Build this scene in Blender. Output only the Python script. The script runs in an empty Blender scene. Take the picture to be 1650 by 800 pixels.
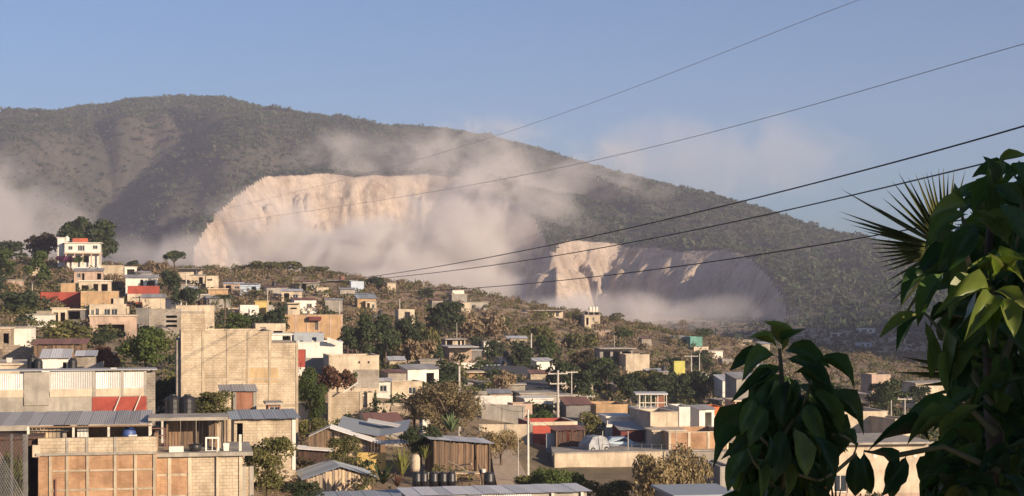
import bpy, bmesh, math, random
import numpy as np
from mathutils import Vector, Matrix, Euler

random.seed(7)
RNG = np.random.default_rng(11)
SC = bpy.context.scene
COL = SC.collection
R = math.radians

# ------------------------------------------------------------------ camera
F, VH, CU = 2700.0, 470.0, 825.0          # focal length, horizon row and centre column, in photo pixels
cam_d = bpy.data.cameras.new('camera')
cam = bpy.data.objects.new('camera', cam_d)
COL.objects.link(cam)
cam.location = (0, 0, 0)
cam.rotation_euler = (R(90), 0, 0)
cam_d.sensor_width = 36.0
cam_d.lens = 36.0 * F / 1650.0
cam_d.shift_y = 70.0 / 1650.0
cam_d.clip_start, cam_d.clip_end = 0.1, 20000
SC.camera = cam

# ------------------------------------------------------------------ sky, sun, exposure
SUN_AZ, SUN_EL = R(133), R(16)
to_sun = Vector((math.sin(SUN_AZ) * math.cos(SUN_EL), math.cos(SUN_AZ) * math.cos(SUN_EL), math.sin(SUN_EL)))
world = bpy.data.worlds.new('World')
SC.world = world
world.use_nodes = True
wn = world.node_tree
bg = wn.nodes['Background']
sky = wn.nodes.new('ShaderNodeTexSky')
sky.sky_type = 'NISHITA'
sky.sun_disc = False
sky.sun_elevation = SUN_EL
sky.sun_rotation = SUN_AZ
sky.altitude = 1200
sky.air_density = 1.0
sky.dust_density = 2.6
sky.ozone_density = 6.2
hs = wn.nodes.new('ShaderNodeHueSaturation')
hs.inputs['Saturation'].default_value = .91
wn.links.new(sky.outputs[0], hs.inputs['Color'])
wn.links.new(hs.outputs[0], bg.inputs[0])
bg.inputs[1].default_value = 0.073
sun_d = bpy.data.lights.new('sun', 'SUN')
sun_d.energy = 5.0
sun_d.angle = R(0.5)
sun_d.color = (1.0, 0.78, 0.55)
sun = bpy.data.objects.new('sun', sun_d)
COL.objects.link(sun)
sun.rotation_euler = to_sun.to_track_quat('Z', 'Y').to_euler()
SC.view_settings.view_transform = 'Standard'
SC.view_settings.look = 'None'
SC.view_settings.gamma = 1
SC.view_settings.exposure = 0.68
SC.cycles.max_bounces = 5
SC.cycles.diffuse_bounces = 2
SC.cycles.glossy_bounces = 2
SC.cycles.transparent_max_bounces = 8
SC.cycles.volume_bounces = 2
SC.cycles.use_denoising = True

# ------------------------------------------------------------------ materials
MATS = {}
def nodes_of(name):
    m = bpy.data.materials.new(name)
    m.use_nodes = True
    nt = m.node_tree
    return m, nt, nt.nodes['Principled BSDF']

def N(nt, kind, **kw):
    n = nt.nodes.new(kind)
    for k, v in kw.items():
        setattr(n, k, v)
    return n

def noise(nt, scale, detail=4, rough=.55, vec=None):
    n = N(nt, 'ShaderNodeTexNoise')
    n.inputs['Scale'].default_value = scale
    n.inputs['Detail'].default_value = detail
    n.inputs['Roughness'].default_value = rough
    if vec is not None:
        nt.links.new(vec, n.inputs['Vector'])
    return n

def ramp(nt, fac, stops):
    r = N(nt, 'ShaderNodeValToRGB')
    el = r.color_ramp.elements
    while len(el) < len(stops):
        el.new(.5)
    for e, (p, c) in zip(el, stops):
        e.position = p
        e.color = (*c, 1) if len(c) == 3 else c
    nt.links.new(fac, r.inputs['Fac'])
    return r

def mixc(nt, fac, a, b, blend='MIX'):
    m = N(nt, 'ShaderNodeMix', data_type='RGBA', blend_type=blend)
    for sock, val in ((m.inputs[0], fac), (m.inputs[6], a), (m.inputs[7], b)):
        if isinstance(val, (int, float)):
            sock.default_value = val
        elif isinstance(val, tuple):
            sock.default_value = (*val, 1)
        else:
            nt.links.new(val, sock)
    return m.outputs[2]

def scaled(nt, vec, s):
    mp = N(nt, 'ShaderNodeMapping')
    mp.inputs['Scale'].default_value = s
    nt.links.new(vec, mp.inputs['Vector'])
    return mp.outputs[0]

def bump(nt, p, height, strength=.4, dist=.02):
    b = N(nt, 'ShaderNodeBump')
    b.inputs['Strength'].default_value = strength
    b.inputs['Distance'].default_value = dist
    nt.links.new(height, b.inputs['Height'])
    nt.links.new(b.outputs[0], p.inputs['Normal'])

def dim(c, k):
    return tuple(x * k for x in c)

def plaster(name, c, wear=.42, rough=.9):
    if name in MATS: return MATS[name]
    m, nt, p = nodes_of(name)
    geo = N(nt, 'ShaderNodeNewGeometry')
    big = noise(nt, .55, 5, .6, geo.outputs['Position'])
    streak = noise(nt, 1.0, 4, .6, scaled(nt, geo.outputs['Position'], (2.2, 2.2, .35)))
    fine = noise(nt, 9, 3, .6, geo.outputs['Position'])
    a = mixc(nt, ramp(nt, big.outputs[0], [(.38, (0, 0, 0)), (.7, (1, 1, 1))]).outputs[0], c, dim(c, 1 - wear))
    st = ramp(nt, streak.outputs[0], [(.48, (0, 0, 0)), (.7, (wear * 1.5,) * 3)])
    b = mixc(nt, st.outputs[0], a, tuple(x * .45 + .03 for x in c))
    d = mixc(nt, .35, b, ramp(nt, fine.outputs[0], [(.3, (.55,) * 3), (.7, (1, 1, 1))]).outputs[0], 'MULTIPLY')
    nt.links.new(d, p.inputs['Base Color'])
    p.inputs['Roughness'].default_value = rough
    bump(nt, p, fine.outputs[0], .3, .02)
    MATS[name] = m
    return m

def masonry(name, c1, c2, mortar, bw=.4, rh=.2, ms=.014):
    if name in MATS: return MATS[name]
    m, nt, p = nodes_of(name)
    uv = N(nt, 'ShaderNodeUVMap')
    br = N(nt, 'ShaderNodeTexBrick')
    br.inputs['Scale'].default_value = 1
    br.inputs['Brick Width'].default_value = bw
    br.inputs['Row Height'].default_value = rh
    br.inputs['Mortar Size'].default_value = ms
    br.inputs['Mortar Smooth'].default_value = .2
    br.inputs['Color1'].default_value = (*c1, 1)
    br.inputs['Color2'].default_value = (*c2, 1)
    br.inputs['Mortar'].default_value = (*mortar, 1)
    nt.links.new(uv.outputs[0], br.inputs['Vector'])
    geo = N(nt, 'ShaderNodeNewGeometry')
    big = noise(nt, .5, 6, .65, geo.outputs['Position'])
    d = mixc(nt, .8, br.outputs[0], ramp(nt, big.outputs[0], [(.34, (.5, .46, .42)), (.6, (1.05, 1.05, 1.05))]).outputs[0], 'MULTIPLY')
    drip = noise(nt, 1, 4, .6, scaled(nt, geo.outputs['Position'], (3, 3, .3)))
    d = mixc(nt, ramp(nt, drip.outputs[0], [(.53, (0, 0, 0)), (.76, (.6,) * 3)]).outputs[0], d, dim(c1, .4))
    nt.links.new(d, p.inputs['Base Color'])
    p.inputs['Roughness'].default_value = .95
    inv = N(nt, 'ShaderNodeMath', operation='SUBTRACT')
    inv.inputs[0].default_value = 1
    nt.links.new(br.outputs['Fac'], inv.inputs[1])
    bump(nt, p, inv.outputs[0], .6, .02)
    MATS[name] = m
    return m

def metal_sheet(name, c, rust=.35, rough=.5, metallic=.35):
    if name in MATS: return MATS[name]
    m, nt, p = nodes_of(name)
    geo = N(nt, 'ShaderNodeNewGeometry')
    oi = N(nt, 'ShaderNodeObjectInfo')
    n1 = noise(nt, .9, 6, .7, geo.outputs['Position'])
    n2 = noise(nt, 6, 4, .6, geo.outputs['Position'])
    v = ramp(nt, oi.outputs['Random'], [(0, (.72,) * 3), (1, (1.08,) * 3)])
    a = mixc(nt, 1.0, c, v.outputs[0], 'MULTIPLY')
    a = mixc(nt, .4, a, ramp(nt, n2.outputs[0], [(.3, (.6,) * 3), (.7, (1, 1, 1))]).outputs[0], 'MULTIPLY')
    a = mixc(nt, ramp(nt, n1.outputs[0], [(.55, (0, 0, 0)), (.75, (rust,) * 3)]).outputs[0], a, (.16, .07, .035))
    nt.links.new(a, p.inputs['Base Color'])
    p.inputs['Metallic'].default_value = metallic
    p.inputs['Roughness'].default_value = rough
    MATS[name] = m
    return m

def wood(name, c):
    if name in MATS: return MATS[name]
    m, nt, p = nodes_of(name)
    geo = N(nt, 'ShaderNodeNewGeometry')
    oi = N(nt, 'ShaderNodeObjectInfo')
    g = noise(nt, 1, 5, .65, scaled(nt, geo.outputs['Position'], (14, 14, 1.2)))
    v = ramp(nt, oi.outputs['Random'], [(0, (.5, .5, .52)), (.5, (.95, .9, .86)), (1, (1.35, 1.2, 1.05))])
    a = mixc(nt, 1.0, c, v.outputs[0], 'MULTIPLY')
    a = mixc(nt, .75, a, ramp(nt, g.outputs[0], [(.3, (.35,) * 3), (.65, (1.1,) * 3)]).outputs[0], 'MULTIPLY')
    nt.links.new(a, p.inputs['Base Color'])
    p.inputs['Roughness'].default_value = .9
    bump(nt, p, g.outputs[0], .5, .01)
    MATS[name] = m
    return m

def plain(name, c, rough=.7, metallic=0, var=.25, scale=5):
    if name in MATS: return MATS[name]
    m, nt, p = nodes_of(name)
    geo = N(nt, 'ShaderNodeNewGeometry')
    n1 = noise(nt, scale, 4, .6, geo.outputs['Position'])
    a = mixc(nt, 1.0, c, ramp(nt, n1.outputs[0], [(.3, (1 - var,) * 3), (.7, (1 + var * .3,) * 3)]).outputs[0], 'MULTIPLY')
    nt.links.new(a, p.inputs['Base Color'])
    p.inputs['Roughness'].default_value = rough
    p.inputs['Metallic'].default_value = metallic
    MATS[name] = m
    return m

def leafy(name, stops, patch=.05, trans=.25):
    """foliage: colour by leaf (random per island) and by patch"""
    if name in MATS: return MATS[name]
    m, nt, p = nodes_of(name)
    geo = N(nt, 'ShaderNodeNewGeometry')
    oi = N(nt, 'ShaderNodeObjectInfo')
    n1 = noise(nt, patch, 3, .6, geo.outputs['Position'])
    add = N(nt, 'ShaderNodeMath', operation='MULTIPLY_ADD')
    nt.links.new(geo.outputs['Random Per Island'], add.inputs[0])
    add.inputs[1].default_value = .55
    sub = N(nt, 'ShaderNodeMath', operation='MULTIPLY_ADD')
    nt.links.new(n1.outputs[0], sub.inputs[0])
    sub.inputs[1].default_value = .9
    sub.inputs[2].default_value = -.22
    nt.links.new(sub.outputs[0], add.inputs[2])
    c = ramp(nt, add.outputs[0], stops)
    v = ramp(nt, oi.outputs['Random'], [(0, (.78, .8, .82)), (1, (1.18, 1.15, 1.05))])
    col = mixc(nt, 1.0, c.outputs[0], v.outputs[0], 'MULTIPLY')
    nt.links.new(col, p.inputs['Base Color'])
    p.inputs['Roughness'].default_value = .75
    p.inputs['Specular IOR Level'].default_value = .2
    if trans:
        tr = N(nt, 'ShaderNodeBsdfTranslucent')
        nt.links.new(col, tr.inputs['Color'])
        mx = N(nt, 'ShaderNodeMixShader')
        mx.inputs[0].default_value = trans
        nt.links.new(p.outputs[0], mx.inputs[1])
        nt.links.new(tr.outputs[0], mx.inputs[2])
        nt.links.new(mx.outputs[0], nt.nodes['Material Output'].inputs['Surface'])
    MATS[name] = m
    return m

CREAM = plaster('cream_plaster', (.64, .53, .39))
WHITE = plaster('white_plaster', (.78, .74, .66), .22)
PINK = plaster('pink_plaster', (.52, .38, .29))
ORANGE = plaster('orange_plaster', (.5, .33, .18), .4)
YELLOW = plaster('yellow_plaster', (.6, .43, .15), .3)
LIME = plaster('lime_plaster', (.55, .52, .13), .3)
RED = plaster('red_plaster', (.4, .075, .05), .35)
TEAL = plaster('teal_plaster', (.14, .34, .28), .3)
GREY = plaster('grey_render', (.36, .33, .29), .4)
BLUEW = plaster('pale_blue_plaster', (.5, .58, .68), .2)
CONC = plaster('concrete', (.42, .38, .32), .45)
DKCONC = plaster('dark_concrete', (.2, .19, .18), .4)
BLOCK = masonry('beige_block', (.55, .45, .325), (.46, .38, .275), (.34, .29, .22))
BLOCKP = plaster('block_mortar', (.52, .425, .305))
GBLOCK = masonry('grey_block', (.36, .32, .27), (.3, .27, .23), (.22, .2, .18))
BRICK = masonry('orange_brick', (.5, .275, .135), (.4, .21, .105), (.45, .37, .28), .26, .075, .011)
RBRICK = masonry('red_brick', (.36, .13, .07), (.28, .1, .06), (.35, .28, .2), .26, .075, .011)
STONE = masonry('rubble_stone', (.4, .32, .23), (.3, .24, .18), (.24, .2, .15), .5, .3, .03)
TIN = metal_sheet('galvanised_sheet', (.40, .39, .38), .3, .7, .1)
WTIN = metal_sheet('white_sheet', (.72, .70, .66), .2, .45, .1)
RTIN = metal_sheet('rusty_sheet', (.26, .13, .1), .6, .8, .1)
BTIN = metal_sheet('blue_grey_sheet', (.34, .38, .42), .25, .7, .1)
WOOD = wood('weathered_wood', (.2, .14, .095))
PALEWOOD = wood('pale_wood', (.48, .4, .3))
DARKWOOD = wood('dark_wood', (.1, .06, .045))
POSTW = plain('whitewashed_post', (.62, .57, .48), .8)
POLEM = plain('concrete_pole', (.46, .42, .36), .85)
BLACKP = plain('black_polythene', (.018, .018, .02), .45)
BLUEP = plain('blue_plastic', (.05, .09, .28), .5)
GLASS = plain('window_glass', (.03, .04, .05), .12)
FRAME = plain('window_frame', (.55, .52, .47), .6)
DARKFR = plain('dark_frame', (.08, .07, .06), .6)
STEEL = plain('steel', (.3, .3, .3), .4, .8)
WIREM = plain('cable_rubber', (.02, .02, .022), .6)
RUBBER = plain('tyre_rubber', (.02, .02, .02), .8)
BARK = plain('bark', (.12, .09, .065), .95, 0, .5, 8)

# ------------------------------------------------------------------ mesh helpers
class MB:
    def __init__(s):
        s.v, s.f, s.uv = [], [], []
    def quad(s, pts, uvs=None):
        i = len(s.v)
        s.v += [tuple(p) for p in pts]
        s.f.append(tuple(range(i, i + len(pts))))
        if uvs is None:
            a, b = Vector(pts[0]), Vector(pts[1])
            n = (b - a).cross(Vector(pts[2]) - b)
            if abs(n.z) > max(abs(n.x), abs(n.y)):
                uvs = [(p[0], p[1]) for p in pts]
            elif abs(n.x) > abs(n.y):
                uvs = [(p[1], p[2]) for p in pts]
            else:
                uvs = [(p[0], p[2]) for p in pts]
        s.uv += uvs
        return s
    def box(s, x0, x1, y0, y1, z0, z1):
        P = [(x0, y0, z0), (x1, y0, z0), (x1, y1, z0), (x0, y1, z0), (x0, y0, z1), (x1, y0, z1), (x1, y1, z1), (x0, y1, z1)]
        for q in ((0, 1, 5, 4), (1, 2, 6, 5), (2, 3, 7, 6), (3, 0, 4, 7), (4, 5, 6, 7), (3, 2, 1, 0)):
            s.quad([P[k] for k in q])
        return s
    def hexa(s, P):
        for q in ((0, 1, 5, 4), (1, 2, 6, 5), (2, 3, 7, 6), (3, 0, 4, 7), (4, 5, 6, 7), (3, 2, 1, 0)):
            s.quad([P[k] for k in q])
        return s
    def tube(s, pts, rad, n=6, cap=True):
        pts = [Vector(p) for p in pts]
        if not hasattr(rad, '__len__'): rad = [rad] * len(pts)
        rings = []
        for k, p in enumerate(pts):
            d = (pts[min(k + 1, len(pts) - 1)] - pts[max(k - 1, 0)]).normalized()
            a = d.cross(Vector((0, 0, 1)))
            if a.length < 1e-3: a = Vector((1, 0, 0))
            a.normalize(); b = d.cross(a)
            i = len(s.v)
            for j in range(n):
                t = 2 * math.pi * j / n
                s.v.append(tuple(p + (a * math.cos(t) + b * math.sin(t)) * rad[k]))
            rings.append(i)
        for k in range(len(pts) - 1):
            for j in range(n):
                q = (rings[k] + j, rings[k] + (j + 1) % n, rings[k + 1] + (j + 1) % n, rings[k + 1] + j)
                s.f.append(q); s.uv += [(0, 0)] * 4
        if cap:
            for r0 in (rings[0], rings[-1]):
                s.f.append(tuple(r0 + j for j in range(n))); s.uv += [(0, 0)] * n
        return s
    def lathe(s, prof, n=14, c=(0, 0, 0)):
        rings = []
        for r, z in prof:
            rings.append(len(s.v))
            for j in range(n):
                t = 2 * math.pi * j / n
                s.v.append((c[0] + r * math.cos(t), c[1] + r * math.sin(t), c[2] + z))
        for k in range(len(prof) - 1):
            for j in range(n):
                s.f.append((rings[k] + j, rings[k] + (j + 1) % n, rings[k + 1] + (j + 1) % n, rings[k + 1] + j))
                s.uv += [(0, 0)] * 4
        return s
    def mesh(s, name, mat=None, smooth=False):
        me = bpy.data.meshes.new(name)
        me.from_pydata(s.v, [], s.f)
        if s.uv and len(s.uv) == len(me.loops):
            l = me.uv_layers.new(name='UVMap')
            l.data.foreach_set('uv', [c for t in s.uv for c in t])
        if mat: me.materials.append(mat)
        if smooth:
            me.polygons.foreach_set('use_smooth', [True] * len(me.polygons))
        return me
    def build(s, name, mat, parent=None, loc=None, smooth=False):
        return put(name, s.mesh(name, mat, smooth), parent, loc)

def put(name, me, parent=None, loc=None, rot=None, scale=None):
    o = bpy.data.objects.new(name, me)
    COL.objects.link(o)
    if parent: o.parent = parent
    if loc is not None: o.location = loc
    if rot is not None: o.rotation_euler = rot
    if scale is not None: o.scale = scale
    return o

def tag(o, label, cat, group=None):
    o['label'] = label; o['category'] = cat; o['kind'] = 'thing'
    if group: o['group'] = group
    return o

def thing(name, label, cat, loc=(0, 0, 0), rz=0, group=None):
    e = put(name, None, None, loc, (0, 0, rz))
    e.empty_display_size = .3
    return tag(e, label, cat, group)

def struct(o, kind='structure'):
    o['kind'] = kind
    return o

def np_mesh(name, V, Fq, mat, smooth=False):
    """V (n,3), Fq (m,k) arrays"""
    me = bpy.data.meshes.new(name)
    m, k = Fq.shape
    me.vertices.add(len(V)); me.loops.add(m * k); me.polygons.add(m)
    me.vertices.foreach_set('co', np.ascontiguousarray(V, np.float32).ravel())
    me.loops.foreach_set('vertex_index', np.ascontiguousarray(Fq, np.int32).ravel())
    me.polygons.foreach_set('loop_start', np.arange(0, m * k, k, dtype=np.int32))
    me.polygons.foreach_set('use_smooth', np.full(m, smooth))
    me.update(calc_edges=True)
    for mm in (mat if isinstance(mat, (list, tuple)) else [mat]):
        me.materials.append(mm)
    return me

def at(u, v, Y):
    return Vector(((u - CU) / F * Y, Y, (VH - v) / F * Y))

# value noise on the plan
_H = RNG.random((512, 512))
def vnoise(x, y):
    xi, yi = np.floor(x).astype(int), np.floor(y).astype(int)
    fx, fy = x - xi, y - yi
    fx, fy = fx * fx * (3 - 2 * fx), fy * fy * (3 - 2 * fy)
    g = lambda a, b: _H[a & 511, b & 511]
    return (g(xi, yi) * (1 - fx) + g(xi + 1, yi) * fx) * (1 - fy) + (g(xi, yi + 1) * (1 - fx) + g(xi + 1, yi + 1) * fx) * fy
def fbm(x, y, o=4):
    s, a, t = 0, .5, 0
    for k in range(o):
        s = s + a * vnoise(x * 2 ** k + 17 * k, y * 2 ** k + 31 * k); t += a; a *= .5
    return s / t * 2 - 1
# ------------------------------------------------------------------ the town's hill
UK = np.array([-300, 0, 250, 500, 750, 1000, 1250, 1500, 1950], float)
YK, ZK = [], []
for Yk, zs in ((-40, -4.5), (0, -5.0), (20, -7.0), (45, -10.5), (75, -13.2)):
    YK.append(Yk); ZK.append([zs] * 9)
for Yk, row in (
        (100, (870, 870, 870, 880, 875, 885, 890, 890, 890)),
        (115, (790, 790, 790, 805, 808, 850, 855, 855, 855)),
        (130, (700, 700, 720, 745, 758, 815, 825, 820, 820)),
        (150, (640, 640, 668, 693, 715, 785, 790, 785, 785)),
        (165, (615, 615, 645, 670, 695, 738, 745, 748, 748)),
        (190, (580, 580, 608, 638, 668, 705, 718, 722, 722)),
        (220, (548, 548, 572, 605, 640, 685, 695, 700, 700)),
        (270, (508, 508, 525, 560, 602, 640, 665, 670, 670)),
        (330, (468, 468, 485, 510, 558, 592, 640, 648, 648)),
        (400, (432, 432, 447, 470, 515, 553, 605, 625, 625)),
        (450, (418, 418, 436, 446, 490, 527, 582, 608, 608)),
        (490, (425, 425, 440, 442, 472, 522, 572, 598, 598)),
        (560, (450, 450, 460, 460, 482, 532, 566, 586, 586)),
        (700, (545, 545, 550, 550, 552, 556, 558, 566, 566)),
        (1000, (575, 575, 575, 575, 570, 555, 535, 540, 540)),
        (1320, (515, 515, 515, 515, 515, 512, 508, 508, 508))):
    YK.append(Yk); ZK.append([(VH - v) / F * Yk for v in row])
YK, ZK = np.array(YK, float), np.array(ZK)
_col = [float(np.interp(880, UK, r)) for r in ZK]          # one more column where the ground drops in front of the terrace
for _Y, _v in ((100, 885), (115, 845), (130, 808), (150, 778), (165, 734)):
    _col[int(np.argmin(abs(YK - _Y)))] = (VH - _v) / F * _Y
ZK = np.insert(ZK, 5, _col, axis=1); UK = np.insert(UK, 5, 880.)

def hill_z(u, Y):
    u = np.clip(np.asarray(u, float), UK[0], UK[-1]); Y = np.clip(np.asarray(Y, float), YK[0], YK[-1] - .01)
    i = np.clip(np.searchsorted(UK, u, 'right') - 1, 0, len(UK) - 2)
    j = np.clip(np.searchsorted(YK, Y, 'right') - 1, 0, len(YK) - 2)
    a = (u - UK[i]) / (UK[i + 1] - UK[i]); b = (Y - YK[j]) / (YK[j + 1] - YK[j])
    return (ZK[j, i] * (1 - a) + ZK[j, i + 1] * a) * (1 - b) + (ZK[j + 1, i] * (1 - a) + ZK[j + 1, i + 1] * a) * b

def ground_z(u, Y):
    x = (np.asarray(u, float) - CU) / F * np.maximum(Y, 30)
    k = np.clip((np.asarray(Y, float) - 100) / 250, 0, 1)
    return hill_z(u, Y) + k * (1.1 * fbm(x / 22, np.asarray(Y) / 22) + .4 * fbm(x / 6 + 9, np.asarray(Y) / 6))

def gz_xy(x, y):
    return float(hill_z(CU + F * x / max(y, 30), y))

def depth_at(u, v):
    for Y in np.arange(96, 560, 1.0):
        if VH - F * float(hill_z(u, Y)) / Y <= v:
            return float(Y)
    return 470.0

# dry earth
m_earth, nt, p = nodes_of('dry_earth')
geo = N(nt, 'ShaderNodeNewGeometry')
n1 = noise(nt, .035, 6, .65, geo.outputs['Position'])
n2 = noise(nt, .6, 5, .65, geo.outputs['Position'])
c = ramp(nt, n1.outputs[0], [(.3, (.13, .105, .06)), (.46, (.23, .165, .1)), (.58, (.33, .24, .15)), (.72, (.46, .34, .22))])
c = mixc(nt, .7, c.outputs[0], ramp(nt, n2.outputs[0], [(.3, (.4, .42, .38)), (.7, (1.1, 1.05, 1))]).outputs[0], 'MULTIPLY')
nt.links.new(c, p.inputs['Base Color']); p.inputs['Roughness'].default_value = 1
bump(nt, p, n2.outputs[0], .6, .3)

Ug = np.linspace(-400, 2050, 300)
Yg = np.concatenate([np.linspace(-40, 30, 12), np.arange(34, 100, 6), np.arange(100, 560, 2.5), np.arange(560, 1000, 12), np.arange(1000, 1330, 15)])
UU, YY = np.meshgrid(Ug, Yg)
X = (UU - CU) / F * np.maximum(YY, 60)
Ztown = ground_z(CU + F * X / np.maximum(YY, 30), YY)
def grid_faces(r, c):
    i = np.arange(r * c).reshape(r, c)
    return np.stack([i[:-1, :-1], i[:-1, 1:], i[1:, 1:], i[1:, :-1]], -1).reshape(-1, 4)
ground = struct(put('ground', np_mesh('ground', np.stack([X, YY, Ztown], -1).reshape(-1, 3), grid_faces(*X.shape), m_earth, True)))

# wide plain under and beyond everything
m_plain, nt, p = nodes_of('plain_earth')
p.inputs['Base Color'].default_value = (.14, .11, .07, 1); p.inputs['Roughness'].default_value = 1
b = MB(); b.quad([(-9000, -3000, -46), (9000, -3000, -46), (9000, 12000, -46), (-9000, 12000, -46)])
struct(b.build('plain', m_plain))

# ------------------------------------------------------------------ the mountain with its quarries
RU = np.array([-400, -150, 0, 100, 200, 280, 360, 440, 520, 600, 700, 780, 850, 950, 1050, 1150, 1250, 1330, 1370, 1430, 1500, 1650, 2100], float)
RV = np.array([250, 205, 189, 182, 168, 161, 165, 182, 192, 205, 215, 224, 242, 270, 297, 320, 347, 374, 380, 396, 420, 440, 450], float)
RY = np.interp(RU, [-400, 0, 300, 700, 1000, 1250, 1370, 1500, 2100], [2350, 2500, 2600, 2400, 2100, 1830, 1720, 1640, 1600])
def nat_z(u, Y):
    Yr = np.interp(u, RU, RY); vr = np.interp(u, RU, RV)
    zr = (VH - vr) / F * Yr
    Yf = np.interp(u, [880, 1012, 1070, 1270, 1500], [1300, 1325, 1270, 1110, 1050])
    zf = (VH - 513) / F * 1300
    s = (Y - Yf) / (Yr - Yf)
    up = 1 - np.clip(1 - s, 0, 1) ** 1.55
    back = np.clip(s - 1, 0, 1)
    return zf + (zr - zf) * up - 420 * back ** 1.5 - np.clip(-s, 0, 1) * 90

def surf(u, v):
    Ys = np.arange(1055, 2700, 2.0)
    Ys = Ys[Ys > float(np.interp(u, [880, 1012, 1070, 1270, 1500], [1300, 1325, 1270, 1110, 1050])) + 4]
    vv = VH - F * nat_z(np.full_like(Ys, u), Ys) / Ys
    k = int(np.argmax(vv <= v))
    return np.array(((u - CU) / F * Ys[k], Ys[k]))

def seg_dist(px, py, pts):
    best = np.full(px.shape, 1e9); along = np.zeros(px.shape); acc = 0
    for a, b in zip(pts[:-1], pts[1:]):
        d = b - a; L = np.hypot(*d)
        t = np.clip(((px - a[0]) * d[0] + (py - a[1]) * d[1]) / (L * L), 0, 1)
        q = np.hypot(px - a[0] - t * d[0], py - a[1] - t * d[1])
        along = np.where(q < best, acc + t * L, along); best = np.minimum(best, q); acc += L
    return best, along

def inside(px, py, poly):
    c = np.zeros(px.shape, bool)
    for (x1, y1), (x2, y2) in zip(poly, np.roll(poly, -1, 0)):
        k = ((y1 > py) != (y2 > py)) & (px < (x2 - x1) * (py - y1) / (y2 - y1 + 1e-9) + x1)
        c ^= k
    return c

RIM1 = np.array([surf(*q) for q in ((312, 395), (335, 352), (365, 325), (395, 300), (428, 284), (470, 281), (540, 280), (570, 283), (620, 282), (690, 280), (740, 286), (780, 298), (830, 322), (862, 350), (884, 385), (893, 415))])
RIM2 = np.array([surf(*q) for q in ((880, 440), (893, 398), (915, 385), (945, 387), (1000, 393), (1055, 400), (1105, 406), (1128, 404), (1165, 405), (1205, 412), (1238, 438), (1262, 470), (1268, 488))])
POLY1 = np.vstack([RIM1, [[(893 - CU) / F * 1330, 1330], [(290 - CU) / F * 1330, 1330]]])
POLY2 = np.vstack([RIM2, [[(1275 - CU) / F * 1120, 1120], [(1100 - CU) / F * 1160, 1160], [(870 - CU) / F * 1310, 1310]]])

def gully(px, py, pts, wid, dep):
    d, al = seg_dist(px + 22 * fbm(px / 70, py / 70, 3), py + 22 * fbm(px / 70 + 50, py / 70, 3), np.array([surf(*q) for q in pts]))
    return dep * np.exp(-(d / wid) ** 2)

Um = np.arange(-330, 2000, 4.2)
Ym = np.concatenate([np.arange(1030, 1100, 6), np.arange(1100, 1430, 2.0), np.arange(1430, 1790, 1.5), np.arange(1790, 2000, 6), np.arange(2000, 2900, 13)])
UU, YY = np.meshgrid(Um, Ym)
X = (UU - CU) / F * YY
Z = nat_z(UU, YY)
dq = np.minimum(seg_dist(X, YY, RIM1)[0], seg_dist(X, YY, RIM2)[0])
sfac = np.clip(dq / 75, .03, 1) ** 1.5 * np.clip((YY - 1200) / 300, 0, 1) * np.clip((np.interp(UU, RU, RY) - YY) / 350, 0, 1)
spur = np.abs(fbm(X / 120 + YY / 300, YY / 520 + 3, 3))
Z = Z - sfac * (26 * (1 - np.clip(spur * 3.2, 0, 1)) ** 1.5) + sfac * 14 * fbm(X / 75, YY / 75, 4)
Z -= sfac * gully(X, YY, ((190, 200), (140, 250), (90, 320), (60, 370)), 72, 115)
Z -= sfac * gully(X, YY, ((350, 262), (300, 300), (240, 350), (180, 410)), 68, 112)
Z -= sfac * gully(X, YY, ((20, 230), (0, 270), (-40, 320)), 50, 70)
Z -= sfac * gully(X, YY, ((480, 235), (430, 260), (390, 285)), 32, 40)
Z += fbm(X / 18, YY / 18, 3) * 2.2
SPUR = float(np.hypot(*np.diff(RIM2[:8], axis=0).T).sum())
rock = np.zeros(Z.shape, bool)
for rim, poly, kk, dmax, gro in ((RIM1, POLY1, 2.1, 58, 30), (RIM2, POLY2, 1.9, 42, 24)):
    ins = inside(X, YY, poly)
    d, al = seg_dist(X, YY, rim)
    groove = np.abs(fbm(al / 26 + .4 * fbm(al / 30, d / 20, 2), d / 60 + 5, 3)) + .5 * np.abs(fbm(al / 9 + 40, d / 22, 3))
    if rim is RIM2:                     # the sunlit spur in the shaded face
        groove = groove + .95 * np.exp(-((al - SPUR) / 9) ** 2)
    dd = np.maximum(d - 1.5 - gro * (groove - .2) * np.clip((d - 1) / 20, 0, 1.15) + 8 * fbm(X / 34, YY / 20, 4) * np.clip((d - 2) / 16, 0, 1), .3 * d)
    drop = np.where(dd < dmax, kk * dd, kk * dmax + .62 * (dd - dmax))
    drop = drop + 3.4 * np.sin(drop / 4.6 + 5 * fbm(al / 45, d / 45 + 9, 2)) * np.clip(drop / 12, 0, 1) * np.clip((fbm(al / 50 + 7, d / 50, 2) + .6), 0, 1)
    drop = drop * np.clip((d - .5) / 5, 0, 1) ** .8
    drop = np.maximum(drop + 4.5 * fbm(X / 15, YY / 11, 4) * np.clip(drop / 18, 0, 1), 0)
    floor = (VH - 520) / F * 1320 + 5 * fbm(X / 30, YY / 30, 3) + np.clip((YY - 1330) / 200, 0, 1) * 6
    Zp = np.maximum(np.minimum(Z - drop, Z), np.minimum(floor, Z))
    Z = np.where(ins, Zp, Z)
    rock |= ins & (d > 1.0)

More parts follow.
